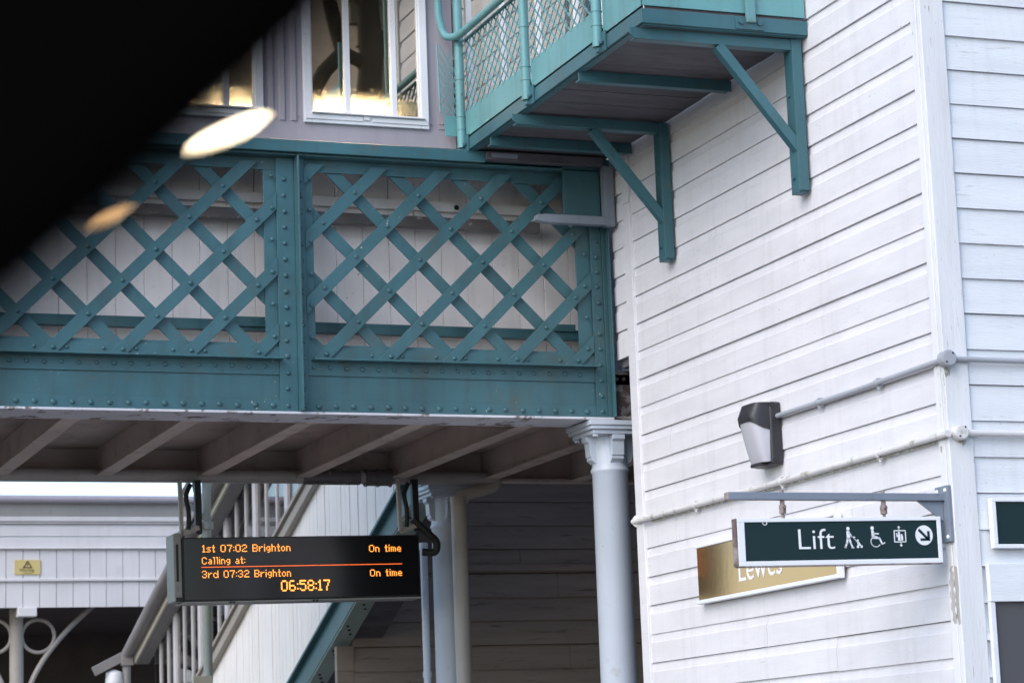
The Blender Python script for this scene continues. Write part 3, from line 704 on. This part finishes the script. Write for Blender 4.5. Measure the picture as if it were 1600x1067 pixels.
# ------------------------------------------------------------------ covered stairs beyond the bridge
st = thing('covered_stairs', (6.5, 22, 0), 'white boarded covered staircase with slanting glazing behind the departure board', 'staircase')
XS = 6.0
def line(p, q):
    return lambda y: p[1] + (q[1]-p[1])*(y-p[0])/(q[0]-p[0])
strT = line((18.58, 3.742), (21.272, 2.639))
sillU = line((20.40, 4.30), (22.05, 3.70)); sillL = line((23.20, 3.30), (25.40, 2.46))
eav = line((24.64, 4.11), (27.3, 3.20))
YB = 22.55
m = MB(); y = 17.45
while y < 29:
    ye = y+.118
    def top(yy): return (sillU(yy) if yy < YB else sillL(yy))
    dx = random.uniform(-.003, .003)
    a, c = y+.0025, ye-.0025
    m.prism([(XS+dx, a, strT(a)+.01), (XS+dx, c, strT(c)+.01), (XS+dx, c, top(y+.059)), (XS+dx, a, top(y+.059))], (.02, 0, 0))
    y = ye
m.build('side_boards', 'stair_white', st)
MB().prism([(XS+.022, 17.45, strT(17.45)), (XS+.022, 29, strT(29)), (XS+.022, 29, sillL(29)), (XS+.022, 17.45, sillU(17.45))], (.03, 0, 0)).build('inner_lining', 'stair_sill', st)
for (ya, yb, fn) in ((17.45, YB, sillU), (YB, 29, sillL)):
    m = MB(); m.beam((XS-.03, ya, fn(ya)), (XS-.03, yb, fn(yb)), .06, .10); m.beam((XS-.045, ya, fn(ya)+.075), (XS-.045, yb, fn(yb)+.075), .09, .035); m.build('sill_rail', 'stair_sill', st, .004)
m = MB()
ya, yb = 17.45, 29
m.prism([(XS-.012, ya, strT(ya)-.23), (XS-.012, yb, strT(yb)-.23), (XS-.012, yb, strT(yb)), (XS-.012, ya, strT(ya))], (.02, 0, 0))
m.beam((XS-.03, ya, strT(ya)), (XS-.03, yb, strT(yb)), .06, .025)
m.build('stringer', 'teal', st, .002)
m = MB(); m.beam((XS+.075, ya, strT(ya)-.236), (XS+.075, yb, strT(yb)-.236), .16, .012)
m.build('stringer_flange', 'teal_pale', st)
m = MB()
yy = 18.0
while yy < 24:
    for d in (0, .07, .14): m.dome((XS+.04+d*.45, yy+d, strT(yy+d)-.243), (0, -.3, -1), .014, 8)
    yy += .43
m.build('bolts', 'black_metal', st)
m = MB(); m.prism([(XS+.16, ya, strT(ya)-.22), (XS+.16, yb, strT(yb)-.22), (XS+.16, yb, strT(yb)-.16), (XS+.16, ya, strT(ya)-.16)], (.26, 0, 0)); m.build('flight_soffit', 'dark_wood', st)
# glazing: posts, bars and panes
yy = 19.1; idx = 0
fnb = lambda q: (sillU(q) if q < YB else sillL(q))
while yy < 26.6:
    zt = eav(yy)+.02
    m = MB(); m.box(XS-.02, XS+.03, yy-.055, yy+.055, fnb(yy)+.06, zt); pf = m.build('glazing_post', 'stair_frame', st, .004)
    m = MB()
    for k in (1, 2):
        y2 = yy+k*.37; m.box(XS-.008, XS+.018, y2-.016, y2+.016, fnb(y2)+.06, eav(y2)-.06)
    m.beam((XS, yy+.055, eav(yy+.055)-.08), (XS, yy+1.055, eav(yy+1.055)-.08), .04, .07)
    m.build('glazing_bar', 'stair_frame', pf, .002)
    a, c = yy+.056, yy+1.054
    MB().prism([(XS+.006, a, fnb(a)+.05), (XS+.006, c, fnb(c)+.05), (XS+.006, c, eav(c)-.1), (XS+.006, a, eav(a)-.1)], (.005, 0, 0)).build('pane', 'pane_stair', pf)
    yy += 1.11
# far side, roof and gutter
MB().prism([(7.55, 20.08, strT(20.08)-.2), (7.55, 29, strT(29)-.2), (7.55, 29, sillL(29)-.02), (7.55, 20.08, sillU(20.08)-.1)], (.05, 0, 0)).build('far_side', 'stair_frame', st)
m = MB(); ya, yb = 18.6, 27.05
m.prism([(XS-.22, ya, eav(ya)-.07), (XS-.22, yb, eav(yb)-.07), (XS-.22, yb, eav(yb)-.03), (XS-.22, ya, eav(ya)-.03)], (2.06, 0, .0)); m.build('roof', 'gutter', st)
m = MB(); m.tube([(XS-.25, ya, eav(ya)-.03), (XS-.25, yb, eav(yb)-.03)], .058, 14); m.build('gutter', 'gutter', st)
m = MB(); m.beam((XS-.16, ya, eav(ya)-.10), (XS-.16, yb, eav(yb)-.10), .022, .10); m.build('valance', 'cream', st)
m = MB(); m.beam((XS-.075, ya, eav(ya)-.13), (XS-.075, yb, eav(yb)-.13), .14, .04); m.build('eaves_soffit', 'gutter', st)
m = MB(); m.beam((XS-.27, yb, eav(yb)-.05), (XS-.62, yb-.02, eav(yb)-.22), .06, .10); m.beam((XS-.25, yb, eav(yb)-.03), (XS-.25, yb, eav(yb)-.16), .13, .10)
m.build('gutter_end', 'gutter', st, .005)
m = MB(); m.tube([(XS-.25, yb+.02, eav(yb)-.12), (XS-.25, yb+.02, 0)], .045, 14); m.build('downpipe', 'gutter', st)
t = thing('lantern', (5.62, 27.1, 2.6), 'small dark lantern with a white top under the stair gutter end', 'lantern')
ZL = eav(yb)-.36
m = MB(); m.lathe([(.02, .16), (.09, .13), (.10, .02), (.09, .0)], (5.62, 27.1, ZL), 12); m.build('cap', 'sign_white', t)
m = MB(); m.lathe([(.10, .0), (.11, -.03), (.06, -.22), (.0, -.25)], (5.62, 27.1, ZL), 12); m.build('glass_body', 'lantern', t)

# slim mossy pole with a cable bracket
t = thing('slim_pole', (4.94, 20, 0), 'slim mossy grey pole standing just left of the stair glazing', 'pole')
MB().tube([(4.91, 20, 0), (4.935, 20, 5.0)], .038, 16).build('shaft', 'pole', t)
m = MB(); m.beam((4.93, 19.97, 3.93), (4.70, 19.97, 4.12), .03, .035); m.beam((4.70, 19.97, 4.12), (4.82, 19.97, 4.32), .03, .035); m.beam((4.88, 19.97, 3.90), (4.62, 19.97, 3.78), .03, .05)
m.tube([(4.935, 20, 3.86), (4.935, 20, 3.92)], .05, 14)
m.build('bracket', 'pole', t, .003)
m = MB(); m.bend([(4.90, 19.95, 4.35), (4.80, 19.95, 4.25), (4.86, 19.95, 4.0), (4.72, 19.95, 3.82), (4.66, 19.95, 3.6)], .012, .1, 8); m.build('cable', 'black_metal', t)
m = MB(); m.box(4.78, 4.94, 19.93, 19.96, 2.50, 2.655); tag(m.build('notice_plate', 'cream', None, .003), 'cream notice plate at the foot of the slim mossy pole', 'notice')

# ------------------------------------------------------------------ dark wall in the shade of the bridge
t = thing('lean_to_shed', (8.5, 20.5, 0), 'dark boarded wall in deep shade under the bridge, right of the far column', 'shed')
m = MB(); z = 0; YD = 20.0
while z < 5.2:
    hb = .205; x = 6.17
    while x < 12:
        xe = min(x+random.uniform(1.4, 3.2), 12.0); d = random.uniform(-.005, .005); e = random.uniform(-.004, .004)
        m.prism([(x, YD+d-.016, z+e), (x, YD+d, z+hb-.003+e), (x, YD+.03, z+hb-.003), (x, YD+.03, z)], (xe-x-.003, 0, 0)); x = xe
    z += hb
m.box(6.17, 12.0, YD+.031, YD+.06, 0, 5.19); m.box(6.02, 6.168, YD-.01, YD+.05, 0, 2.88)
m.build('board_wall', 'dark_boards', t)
MB().box(6.17, 12.0, YD-.03, YD-.018, 3.50, 3.56).build('wall_rail', 'dark_boards', t, .004)
MB().box(6.17, 12.4, 18.7, 20.2, 5.2, 5.3).build('roof', 'dark_wood', t)  # unseen roof added to keep sky light off the dark boards
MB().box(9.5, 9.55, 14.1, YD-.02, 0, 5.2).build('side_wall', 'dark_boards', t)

# ------------------------------------------------------------------ platform canopy on the left
cb = thing('platform_canopy', (3, 30, 0), 'white boarded platform canopy fascia with dark underside, at the far left', 'canopy')
YF = 28.0; xl, xr = 2.7, 6.75
m = MB(); x = xl; i = 0
while x < xr:
    d = random.uniform(-.003, .003)
    m.box(x+.003, x+.185, YF+d, YF+.04, 3.842, 4.135); m.box(x+.003, x+.185, YF-.018+d, YF+.04, 4.165, 4.50); x += .189
m.build('vertical_boards', 'fascia', cb)
m = MB(); m.box(xl, xr, YF-.035, YF+.03, 4.133, 4.166); m.box(xl, xr, YF-.03, YF+.03, 4.5005, 4.632); m.box(xl, xr, YF-.038, YF+.03, 4.638, 4.775); m.box(xl, xr, YF-.06, YF+.03, 4.495, 4.512)
m.build('fascia_rail', 'fascia', cb, .006)
m = MB(); m.box(xl, xr, YF-.07, YF+.03, 4.778, 4.80); m.box(xl, xr, YF-.09, YF+.03, 4.802, 4.86); m.build('moulding', 'fascia', cb, .01)
m = MB(); m.prism([(xl, YF-.085, 4.862), (xl, YF-.13, 5.005), (xl, YF+.03, 5.005), (xl, YF+.03, 4.862)], (xr-xl, 0, 0)); m.build('cornice', 'fascia_grey', cb)
m = MB(); m.tube([(xl, YF-.17, 5.045), (xr, YF-.17, 5.045)], .045, 12); m.build('gutter', 'clad', cb)
m = MB(); m.prism([(xl, YF-.1, 5.07), (xl, YF+9, 5.8), (xl, YF+9, 5.75), (xl, YF-.1, 5.01)], (xr-xl, 0, 0)); m.build('roof', 'gutter', cb)
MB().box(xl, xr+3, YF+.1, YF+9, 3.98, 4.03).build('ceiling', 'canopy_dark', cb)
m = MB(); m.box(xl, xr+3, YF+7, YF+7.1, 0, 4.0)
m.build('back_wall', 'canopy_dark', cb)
m = MB()
for x in (4.0, 5.1, 6.1): m.box(x, x+.55, YF+6.96, YF+6.999, 2.2, 3.1)
m.build('window', 'dark_panel', cb)
xc = 4.765; yc = YF+.35
ic = thing('canopy_column', (xc, yc, 0), 'cream cast iron canopy column with ringed spandrels at the left edge', 'column')
m = MB(); m.tube([(xc, yc, 0), (xc, yc, 3.97)], .078, 20); m.build('shaft', 'canopy_iron', ic)
for s in (-1, 1):
    m = MB()
    pts = [(xc+s*.245+.185*math.cos(a), yc, 3.545+.185*math.sin(a)) for a in [2*math.pi*k/40 for k in range(41)]]
    m.tube(pts, .022, 8); 
    arc = []
    for k in range(25):
        u = k/24; arc.append((xc+s*(.10+.82*u**1.25), yc, 2.75+1.17*u**.72))
    m.tube(arc, .030, 8); m.box(min(xc, xc+s*.9), max(xc, xc+s*.9), yc-.03, yc+.03, 3.90, 3.96)
    m.build('spandrel', 'canopy_iron', ic)
tag(MB().box(4.72, 4.93, YF-.05, YF+.14, 3.74, 3.841).build('junction_box', 'fascia', None, .008), 'small white box fixed under the canopy fascia', 'junction box')
t = thing('warning_sign', (4.83, YF-.03, 4.21), 'small yellow warning plate with triangle on the white canopy fascia', 'sign')
zs = 4.208; x1, x2 = 4.682, 4.975
MB().box(x1, x2, YF-.030, YF-.020, zs, zs+.168).build('plate', 'yellow', t, .003)
m = MB(); cx = (x1+x2)/2; zt = zs+.152; zb = zs+.08
for p, q in (((cx-.045, zb), (cx, zt)), ((cx+.045, zb), (cx, zt)), ((cx-.05, zb), (cx+.05, zb))): m.beam((p[0], YF-.032, p[1]), (q[0], YF-.032, q[1]), .003, .012)
m.box(cx-.005, cx+.005, YF-.033, YF-.0305, zb+.018, zb+.045)
m.build('triangle', 'ink', t)
text_mesh("Warning", .052, Matrix.Translation((x1+.055, YF-.0315, zs+.036)) @ Matrix.Rotation(R(90), 4, 'X'), 'ink', t, xs=.9)
MB().box(cx-.05, cx+.05, YF-.0325, YF-.0305, zs+.014, zs+.020).build('rule', 'ink', t)

# ------------------------------------------------------------------ Lift sign on its arm
ls = thing('lift_sign', (5.5, 10.19, 2.65), 'dark green hanging Lift sign with white pictograms and arrow, on a grey arm', 'sign')
KXS, KZS = .003300, .00292
SX, SZ = 4.960, 2.742          # where photograph pixel (1145, 843) lies
TS = R(0.85); YS = 10.160
def S(px, py, y=YS): 
    u = (px-1145)*KXS; v = (843-py)*KZS + (px-1145)*KXS*0.0128
    return (SX+u, y, SZ+v)
def sq(m, x0, y0, x1, y1, ya, yb):
    m.prism([S(x0, y1, ya), S(x1, y1, ya), S(x1, y0, ya), S(x0, y0, ya)], (0, yb-ya, 0)); return m
# panel edges: top 806.., bottom 880 at its left end, 802..873 at right; small in-plane skew kept by S()
m = sq(MB(), 1149, 807.5, 1471, 880, YS, YS+.034); m.build('panel', 'green_sign', ls, .002)
m = MB(); sq(m, 1149, 806.5, 1471, 812.5, YS-.006, YS-.0003); sq(m, 1149, 873.5, 1471, 881, YS-.006, YS-.0003); sq(m, 1149, 812.5, 1160, 873.5, YS-.006, YS-.0003); sq(m, 1464.5, 812.5, 1471, 873.5, YS-.006, YS-.0003)
m.build('border', 'sign_white', ls, .002)
m = sq(MB(), 1146.5, 806.5, 1148.8, 881, YS-.004, YS+.036); m.build('end_edge', 'sign_rust', ls)
m = sq(MB(), 1149, 881.2, 1471, 882.6, YS-.004, YS+.036); m.build('bottom_edge', 'sign_rust', ls)
text_mesh("Lift", .137, Matrix.Translation(S(1239.5, 856, YS-.0015)) @ Matrix.Rotation(-R(0.75), 4, 'Y') @ Matrix.Rotation(R(90), 4, 'X'), 'sign_white', ls, xs=1.13, bold=-.0012)
class Pic:
    def __init__(s, y=YS-.0015): s.m = MB(); s.y = y
    def z(s, x, y): return S(1200+x/4, 800+y/4+.0, s.y)
    def stroke(s, x0, y0, x1, y1, w):
        p, q = Vector(s.z(x0, y0)), Vector(s.z(x1, y1)); d = (q-p).normalized(); n = Vector((-d.z, 0, d.x))*w*.5*.00077
        e = d*w*.25*.00077
        s.m.prism([p+n-e, q+n+e, q-n+e, p-n-e], (0, .0012, 0)); return s
    def dot(s, x, y, r, n=18): 
        c = [s.z(x+r*math.cos(2*math.pi*k/n), y+r*1.14*math.sin(2*math.pi*k/n)) for k in range(n)]; s.m.prism(c, (0, .0012, 0)); return s
    def poly(s, pts): s.m.prism([s.z(*p) for p in pts], (0, .0012, 0)); return s
    def done(s, name, mat='sign_white'): return s.m.build(name, mat, ls)
p = Pic(); p.dot(487, 97, 10.5).poly([(477, 112), (494, 111), (500, 135), (497, 165), (478, 165), (476, 140)]).stroke(482, 160, 476, 190, 13).stroke(475, 190, 464, 217, 10).stroke(492, 160, 500, 190, 13).stroke(500, 190, 511, 217, 10).stroke(459, 214, 470, 219, 6).stroke(505, 218, 519, 219, 6)
p.stroke(494, 122, 510, 150, 8).stroke(508, 148, 528, 152, 6).stroke(505, 140, 548, 190, 3.5).dot(545, 173, 6.5).poly([(538, 180), (552, 182), (566, 205), (545, 203)]).dot(544, 213, 7.5).dot(567, 212, 7.5).stroke(540, 205, 572, 205, 3.5)
p.done('pushchair_pictogram')
p = Pic(); p.dot(641, 96, 11).poly([(634, 110), (650, 110), (655, 152), (636, 152)]).stroke(645, 130, 680, 132, 8).stroke(642, 157, 684, 160, 11).stroke(684, 160, 700, 196, 11).stroke(700, 198, 717, 190, 7)
pr = None
for k in range(19):
    a = R(70+k*14); q = (660+31*math.cos(a), 182-33*math.sin(a))
    if k*14+70 > 330: break
    if pr: p.stroke(pr[0], pr[1], q[0], q[1], 6.5)
    pr = q
p.done('wheelchair_pictogram')
p = Pic()
for a in ((781, 114, 853, 114), (853, 114, 853, 186), (853, 186, 781, 186), (781, 186, 781, 114)): p.stroke(*a, 6)
p.stroke(812, 92, 812, 107, 5).poly([(812, 83), (822, 95), (802, 95)]).stroke(821, 193, 821, 206, 5).poly([(821, 217), (831, 205), (811, 205)])
p.dot(811, 128, 6.5).poly([(802, 136), (820, 136), (819, 178), (804, 178)]).dot(828, 142, 5).poly([(823, 148), (836, 148), (835, 178), (824, 178)]).dot(795, 133, 3.5).stroke(793, 140, 804, 146, 6).stroke(793, 152, 804, 152, 4)
p.done('lift_pictogram')
p = Pic(); p.dot(973, 146, 56, 36); p.done('arrow_roundel')
p = Pic(YS-.0029); p.stroke(941, 112, 992, 167, 17).stroke(1001, 124, 1001, 177, 17).stroke(951, 173, 1001, 173, 15); p.done('arrow', 'green_sign')
ar = MB(); ar.box(4.94, 6.084, 10.158, 10.202, 2.937, 2.972); arm = ar.build('arm', 'galv', ls, .003)
MB().box(4.937, 4.9399, 10.16, 10.20, 2.939, 2.970).build('end_plug', 'sign_rust', arm)
m = MB(); m.prism([(5.93, 10.176, 2.9365), (6.066, 10.176, 2.9365), (6.066, 10.176, 2.84)], (0, .008, 0)); m.build('gusset', 'galv', arm)
m = MB(); m.box(6.068, 6.0865, 10.128, 10.245, 2.742, 3.008)
m.build('wall_plate', 'galv', arm, .002)
for y, z in ((10.15, 2.765), (10.225, 2.765), (10.225, 2.985), (10.15, 2.985)): MB().dome((6.068, y, z), (-1, 0, 0), .011).build('bolt', 'upvc', arm)
for px in (1224, 1384):
    x = S(px, 790)[0]; m = MB(); m.tube([(x, 10.178, 2.985), (x, 10.178, 2.95)], .010, 8); m.tube([(x, 10.178, 2.936), (x, 10.178, 2.905)], .011, 10); m.tube([(x, 10.178, 2.915), (x, 10.178, 2.875)], .016, 10); m.tube([(x, 10.178, 2.876), (x, 10.178, S(px, 806)[2])], .008, 8); m.tube([(x, 10.15, 2.903), (x, 10.205, 2.903)], .006, 8)
    m.build('hanger', 'sign_rust', ls)
m = MB()
pr = None
for k in range(15):
    a = 2*math.pi*k/14; q = Vector(S(1192+3.2*math.cos(a), 814+3*math.sin(a), YS-.002))
    if pr: m.beam(pr, q, .004, .003)
    pr = q
m.build('ring_mark', 'sign_white', ls)

# ------------------------------------------------------------------ green sign at the right edge
t = thing('wall_sign', (6.8, 10.1, 2.72), 'dark green blank-ended sign in a white frame on the wall at the right edge', 'sign')
MB().box(6.30, 7.6, 10.094, 10.110, 2.725, 2.925).build('panel', 'green_sign', t)
m = MB(); m.box(6.275, 7.6, 10.085, 10.118, 2.9255, 2.945); m.box(6.275, 7.6, 10.085, 10.118, 2.705, 2.7245); m.box(6.275, 6.2995, 10.085, 10.118, 2.7245, 2.9255)
m.build('frame', 'sign_white', t, .003)

# ------------------------------------------------------------------ station name sign
t = thing('station_name_sign', (6.08, 12.07, 2.67), 'glossy green Lewes name sign, golden reflection put into its colour, in white frame, half hidden behind the Lift sign', 'sign')
XW = 6.060
MB().box(XW, 6.0855, 11.235, 12.918, 2.690, 2.985).build('panel', 'gold_reflection', t)
m = MB(); m.box(XW-.014, 6.0855, 11.222, 12.925, 2.667, 2.6895); m.box(XW-.012, 6.0855, 11.222, 12.925, 2.9855, 3.0); m.box(XW-.012, 6.0855, 11.212, 11.2345, 2.667, 3.0)
m.build('frame', 'sign_white', t, .004)
mm = Matrix.Translation((XW-.0012, 12.40, 2.752)) @ Matrix.Rotation(R(-90), 4, 'Z') @ Matrix.Rotation(R(90), 4, 'X')
text_mesh("Lewes", .20, mm, 'sign_white', t, xs=1.08)

# ------------------------------------------------------------------ wall lamp
t = thing('wall_lamp', (6.05, 11.95, 3.35), 'dark bulkhead lamp with frosted diffuser on the white tower wall', 'lamp')
LY, HW = 11.955, .105
def lamp_rows(z0, z1, n, grow=0.0, lower=None):
    rows = []
    for i in range(n+1):
        u = i/n; z = z0+(z1-z0)*u
        t2 = (z-3.345)/.325
        dep = .040+.072*min(1, max(0, t2*1.25))**.8 - .03*max(0, t2-.8)/.2 + grow
        hw = (HW-.004)*(1-.10*(1-min(1, t2*2.2))) + grow
        row = []
        for j in range(17):
            a = -math.pi/2 + math.pi*j/16; ca, sa = math.cos(a), math.sin(a)
            yy = LY + hw*math.copysign(abs(sa)**.45, sa); xx = 6.035 - dep*abs(ca)**.55
            zz = z if lower is None or i > 0 else z
            row.append((xx, yy, zz + (lower*(1-abs(ca))*(1-u) if lower else 0)))
        rows.append(row)
    return rows
m = MB(); m.loft(lamp_rows(3.352, 3.63, 12)); r_ = lamp_rows(3.352, 3.63, 1); m.add(r_[0], [tuple(range(17))]); m.build('diffuser', 'diffuser', t)
hd = MB(); rr = lamp_rows(3.572, 3.672, 6, .004, -.05); hd.loft(rr); hd.add(rr[-1], [tuple(range(17))]); hd.build('hood', 'black_plastic', t)
m = MB(); m.box(6.030, 6.0985, LY-.112, LY+.112, 3.335, 3.675); m.build('back_box', 'black_plastic', t, .012, 3)
m = MB(); m.box(5.98, 6.03, LY-.045, LY+.06, 3.332, 3.352); m.build('foot', 'black_plastic', t, .006)
m = MB()
for dz in (.02, .315): m.tube([(6.04, LY-.113, 3.345+dz), (6.04, LY-.124, 3.345+dz)], .012, 10)
m.build('screws', 'black_plastic', t)

# ------------------------------------------------------------------ conduits round the corner
def conduit(z, yl, r, mat, label, ends, clipsA, rj, jx):
    t = thing('conduit', (6.08, 11, z-.1), label, 'conduit')
    xa = X0-.014-r
    m = MB(); m.tube([(xa, yl, z-.006), (xa, (yl+10.1)/2, z-.009), (xa, 10.09, z)], r, 14); m.build('pipe', mat, t)
    m = MB(); m.tube([(6.12, Y0-.028-r, z+.006), (9.6, Y0-.028-r, z-.004)], r, 14); m.build('pipe', mat, t)
    m = MB(); m.disc((jx, 10.118, z+.004), (0, -1, 0), rj, .05, 24)
    m.disc((jx, 10.068, z+.004), (0, -1, 0), rj*.88, .004, 24)
    jb = m.build('junction_box', mat, t, .003)
    m = MB(); m.dome((jx-rj*.45, 10.064, z-.015), (0, -1, 0), .005); m.dome((jx+rj*.45, 10.064, z+.028), (0, -1, 0), .005); m.build('screw', 'black_metal', jb)
    for y in clipsA:
        m = MB(); m.tube([(xa, y-.012, z-.006), (xa, y+.012, z-.006)], r*1.28, 12); m.box(xa, X0-.001, y-.012, y+.012, z-.006-r*1.7, z-.006+r*1.7); m.dome((X0-.02, y, z-.006-r*2.1), (-1, 0, 0), .010); m.build('clip', mat, t)
    return t
conduit(3.602, 11.84, .0135, 'conduit', 'grey conduit from the wall lamp round the tower corner', None, (11.37, 10.74), .040, 6.092)
t = conduit(3.248, 13.83, .0165, 'white_pipe', 'white painted conduit below the grey one, from the column to the corner', None, (12.94, 11.84, 10.77), .036, 6.135)
m = MB(); m.disc((6.118, 13.832, 3.243), (-.6, -.8, 0), .040, .05, 20); m.build('end_cap', 'white_pipe', t, .006)
m = MB(); m.tube([(X0-.008, 10.25, 3.226), (X0-.008, 11.7, 3.219), (X0-.008, 13.6, 3.221)], .006, 6); m.build('algae_line', 'grime', t)

# ------------------------------------------------------------------ things behind the viewer that the windows mirror
t = thing('bare_tree', (13.0, -11.7, 0), 'bare forked tree mirrored in the bridge window', 'tree')
m = MB()
def limb(pts, rs): m.tube([Vector(p) for p in pts], rs, 10)
B = -11.7
limb([(13.0, B, 0), (12.95, B, 6), (12.9, B, 11), (12.85, B, 13.3), (12.95, B, 14.3), (12.9, B, 15.6), (12.7, B-.3, 17.5)], [.42, .36, .3, .24, .22, .2, .1])
m.build('trunk', 'bark', t)
m = MB()
limb([(12.9, B, 12.2), (12.3, B, 13.0), (11.85, B, 13.6), (12.05, B+.1, 14.0), (12.42, B, 14.4), (12.30, B, 14.9), (12.15, B, 15.5), (11.7, B, 17)], [.2, .17, .15, .14, .15, .14, .12, .05])
limb([(12.92, B, 14.2), (13.25, B, 14.75), (13.55, B+.2, 15.3), (13.7, B, 16.5)], [.16, .13, .1, .04])
limb([(12.42, B, 14.4), (12.75, B, 14.25), (12.95, B, 14.0)], [.12, .12, .12])
limb([(12.9, B, 15.2), (12.55, B, 15.8), (12.5, B, 17)], [.13, .1, .04])
m.build('limbs', 'bark', t)
t = thing('stone_house', (18, -16, 0), 'tan stone block house mirrored in the bridge windows', 'house')
m = MB(); zz = 0
while zz < 19:
    x = 13.55 - random.uniform(0, .3); 
    while x < 27:
        wdt = random.uniform(.7, 1.4); m.box(x, x+wdt-.02, -14.2, -14.02+random.uniform(-.01, .01), zz, zz+.40); x += wdt
    zz += .425
m.build('wall', 'stone', t)
MB().box(13.5, 27, -24, -14.21, 0, 19.1).build('core', 'interior', t)

# ------------------------------------------------------------------ train window pillar close to the viewer, with glowing ovals added for lamp reflections in its glass
def cp(px, py, d): return CAM + (fw + rt*((px-800)/3870) - up*((py-533.5)/3870))*d
d0 = .33
a, c = cp(800, -270, d0), cp(-420, 810, d0)
dirv = (c-a).normalized(); nrm = fw.cross(dirv).normalized()
if nrm.dot(cp(0, 0, d0)-cp(400, 300, d0)) < 0: nrm = -nrm
t = thing('train_window_pillar', tuple(a.lerp(c, .5)), 'black slanting train window pillar, out of focus across the upper left', 'window pillar')
base = []
prof = [(0, -.003), (.003, -.008), (.008, -.010), (.060, -.010), (.064, -.007), (.064, .014), (.0, .014), (-.002, .006)]
p0, p1 = a - dirv*.02, c + dirv*.02
m = MB(); k = len(prof)
edge_off = -.0
ring = lambda q: [q + nrm*(u) + fw*v for u, v in prof]
mid = [p0.lerp(p1, i/8) - nrm*(.004*(1-(i/4-1)**2)) for i in range(9)]
vs = [v for q in mid for v in ring(q)]
m.add(vs, [(i*k+j, i*k+(j+1) % k, (i+1)*k+(j+1) % k, (i+1)*k+j) for i in range(8) for j in range(k)] + [tuple(range(k)), tuple(range(9*k-1, 8*k-1, -1))])
m.build('post', 'black_seal', t)
DL = 1.3
def oval(px, py, hl, hw, ang, mat, lab):  # reflection in the window glass, built as a glowing oval on a stalk
    q = cp(px, py, DL); s = DL/3870
    e = thing('pane_glint', tuple(q), lab, 'lamp', 'oval lamp reflections by the dark train pillar')
    ca, sa = math.cos(R(ang)), math.sin(R(ang)); A = rt*ca+up*sa; Bv = -rt*sa+up*ca
    m = MB(); rows = []
    for i in range(7):
        ph = -math.pi/2 + math.pi*i/6
        rows.append([q + (A*math.cos(th)*hl*s + Bv*math.sin(th)*hw*s)*math.cos(ph) + fw*.003*math.sin(ph) for th in [2*math.pi*j/24 for j in range(25)]])
    m.loft(rows); m.build('glint_body', mat, e)
    foot = cp(px-110, py-130, d0+.012)
    MB().bend([q + fw*.004, q + fw*.03 + nrm*.02, q + fw*-.05 + nrm*.035, foot], .0016, .03, 8).build('glint_stalk', 'black_seal', e)
oval(360, 215, 64, 11, 24, 'glint_white', 'lamp reflection in the train glass, shaped as a bright white glowing oval at the upper edge of the blur')
oval(180, 349, 34, 8, 24, 'glint_amber', 'dimmer amber reflection shaped as an oval, lower left of the bright one')
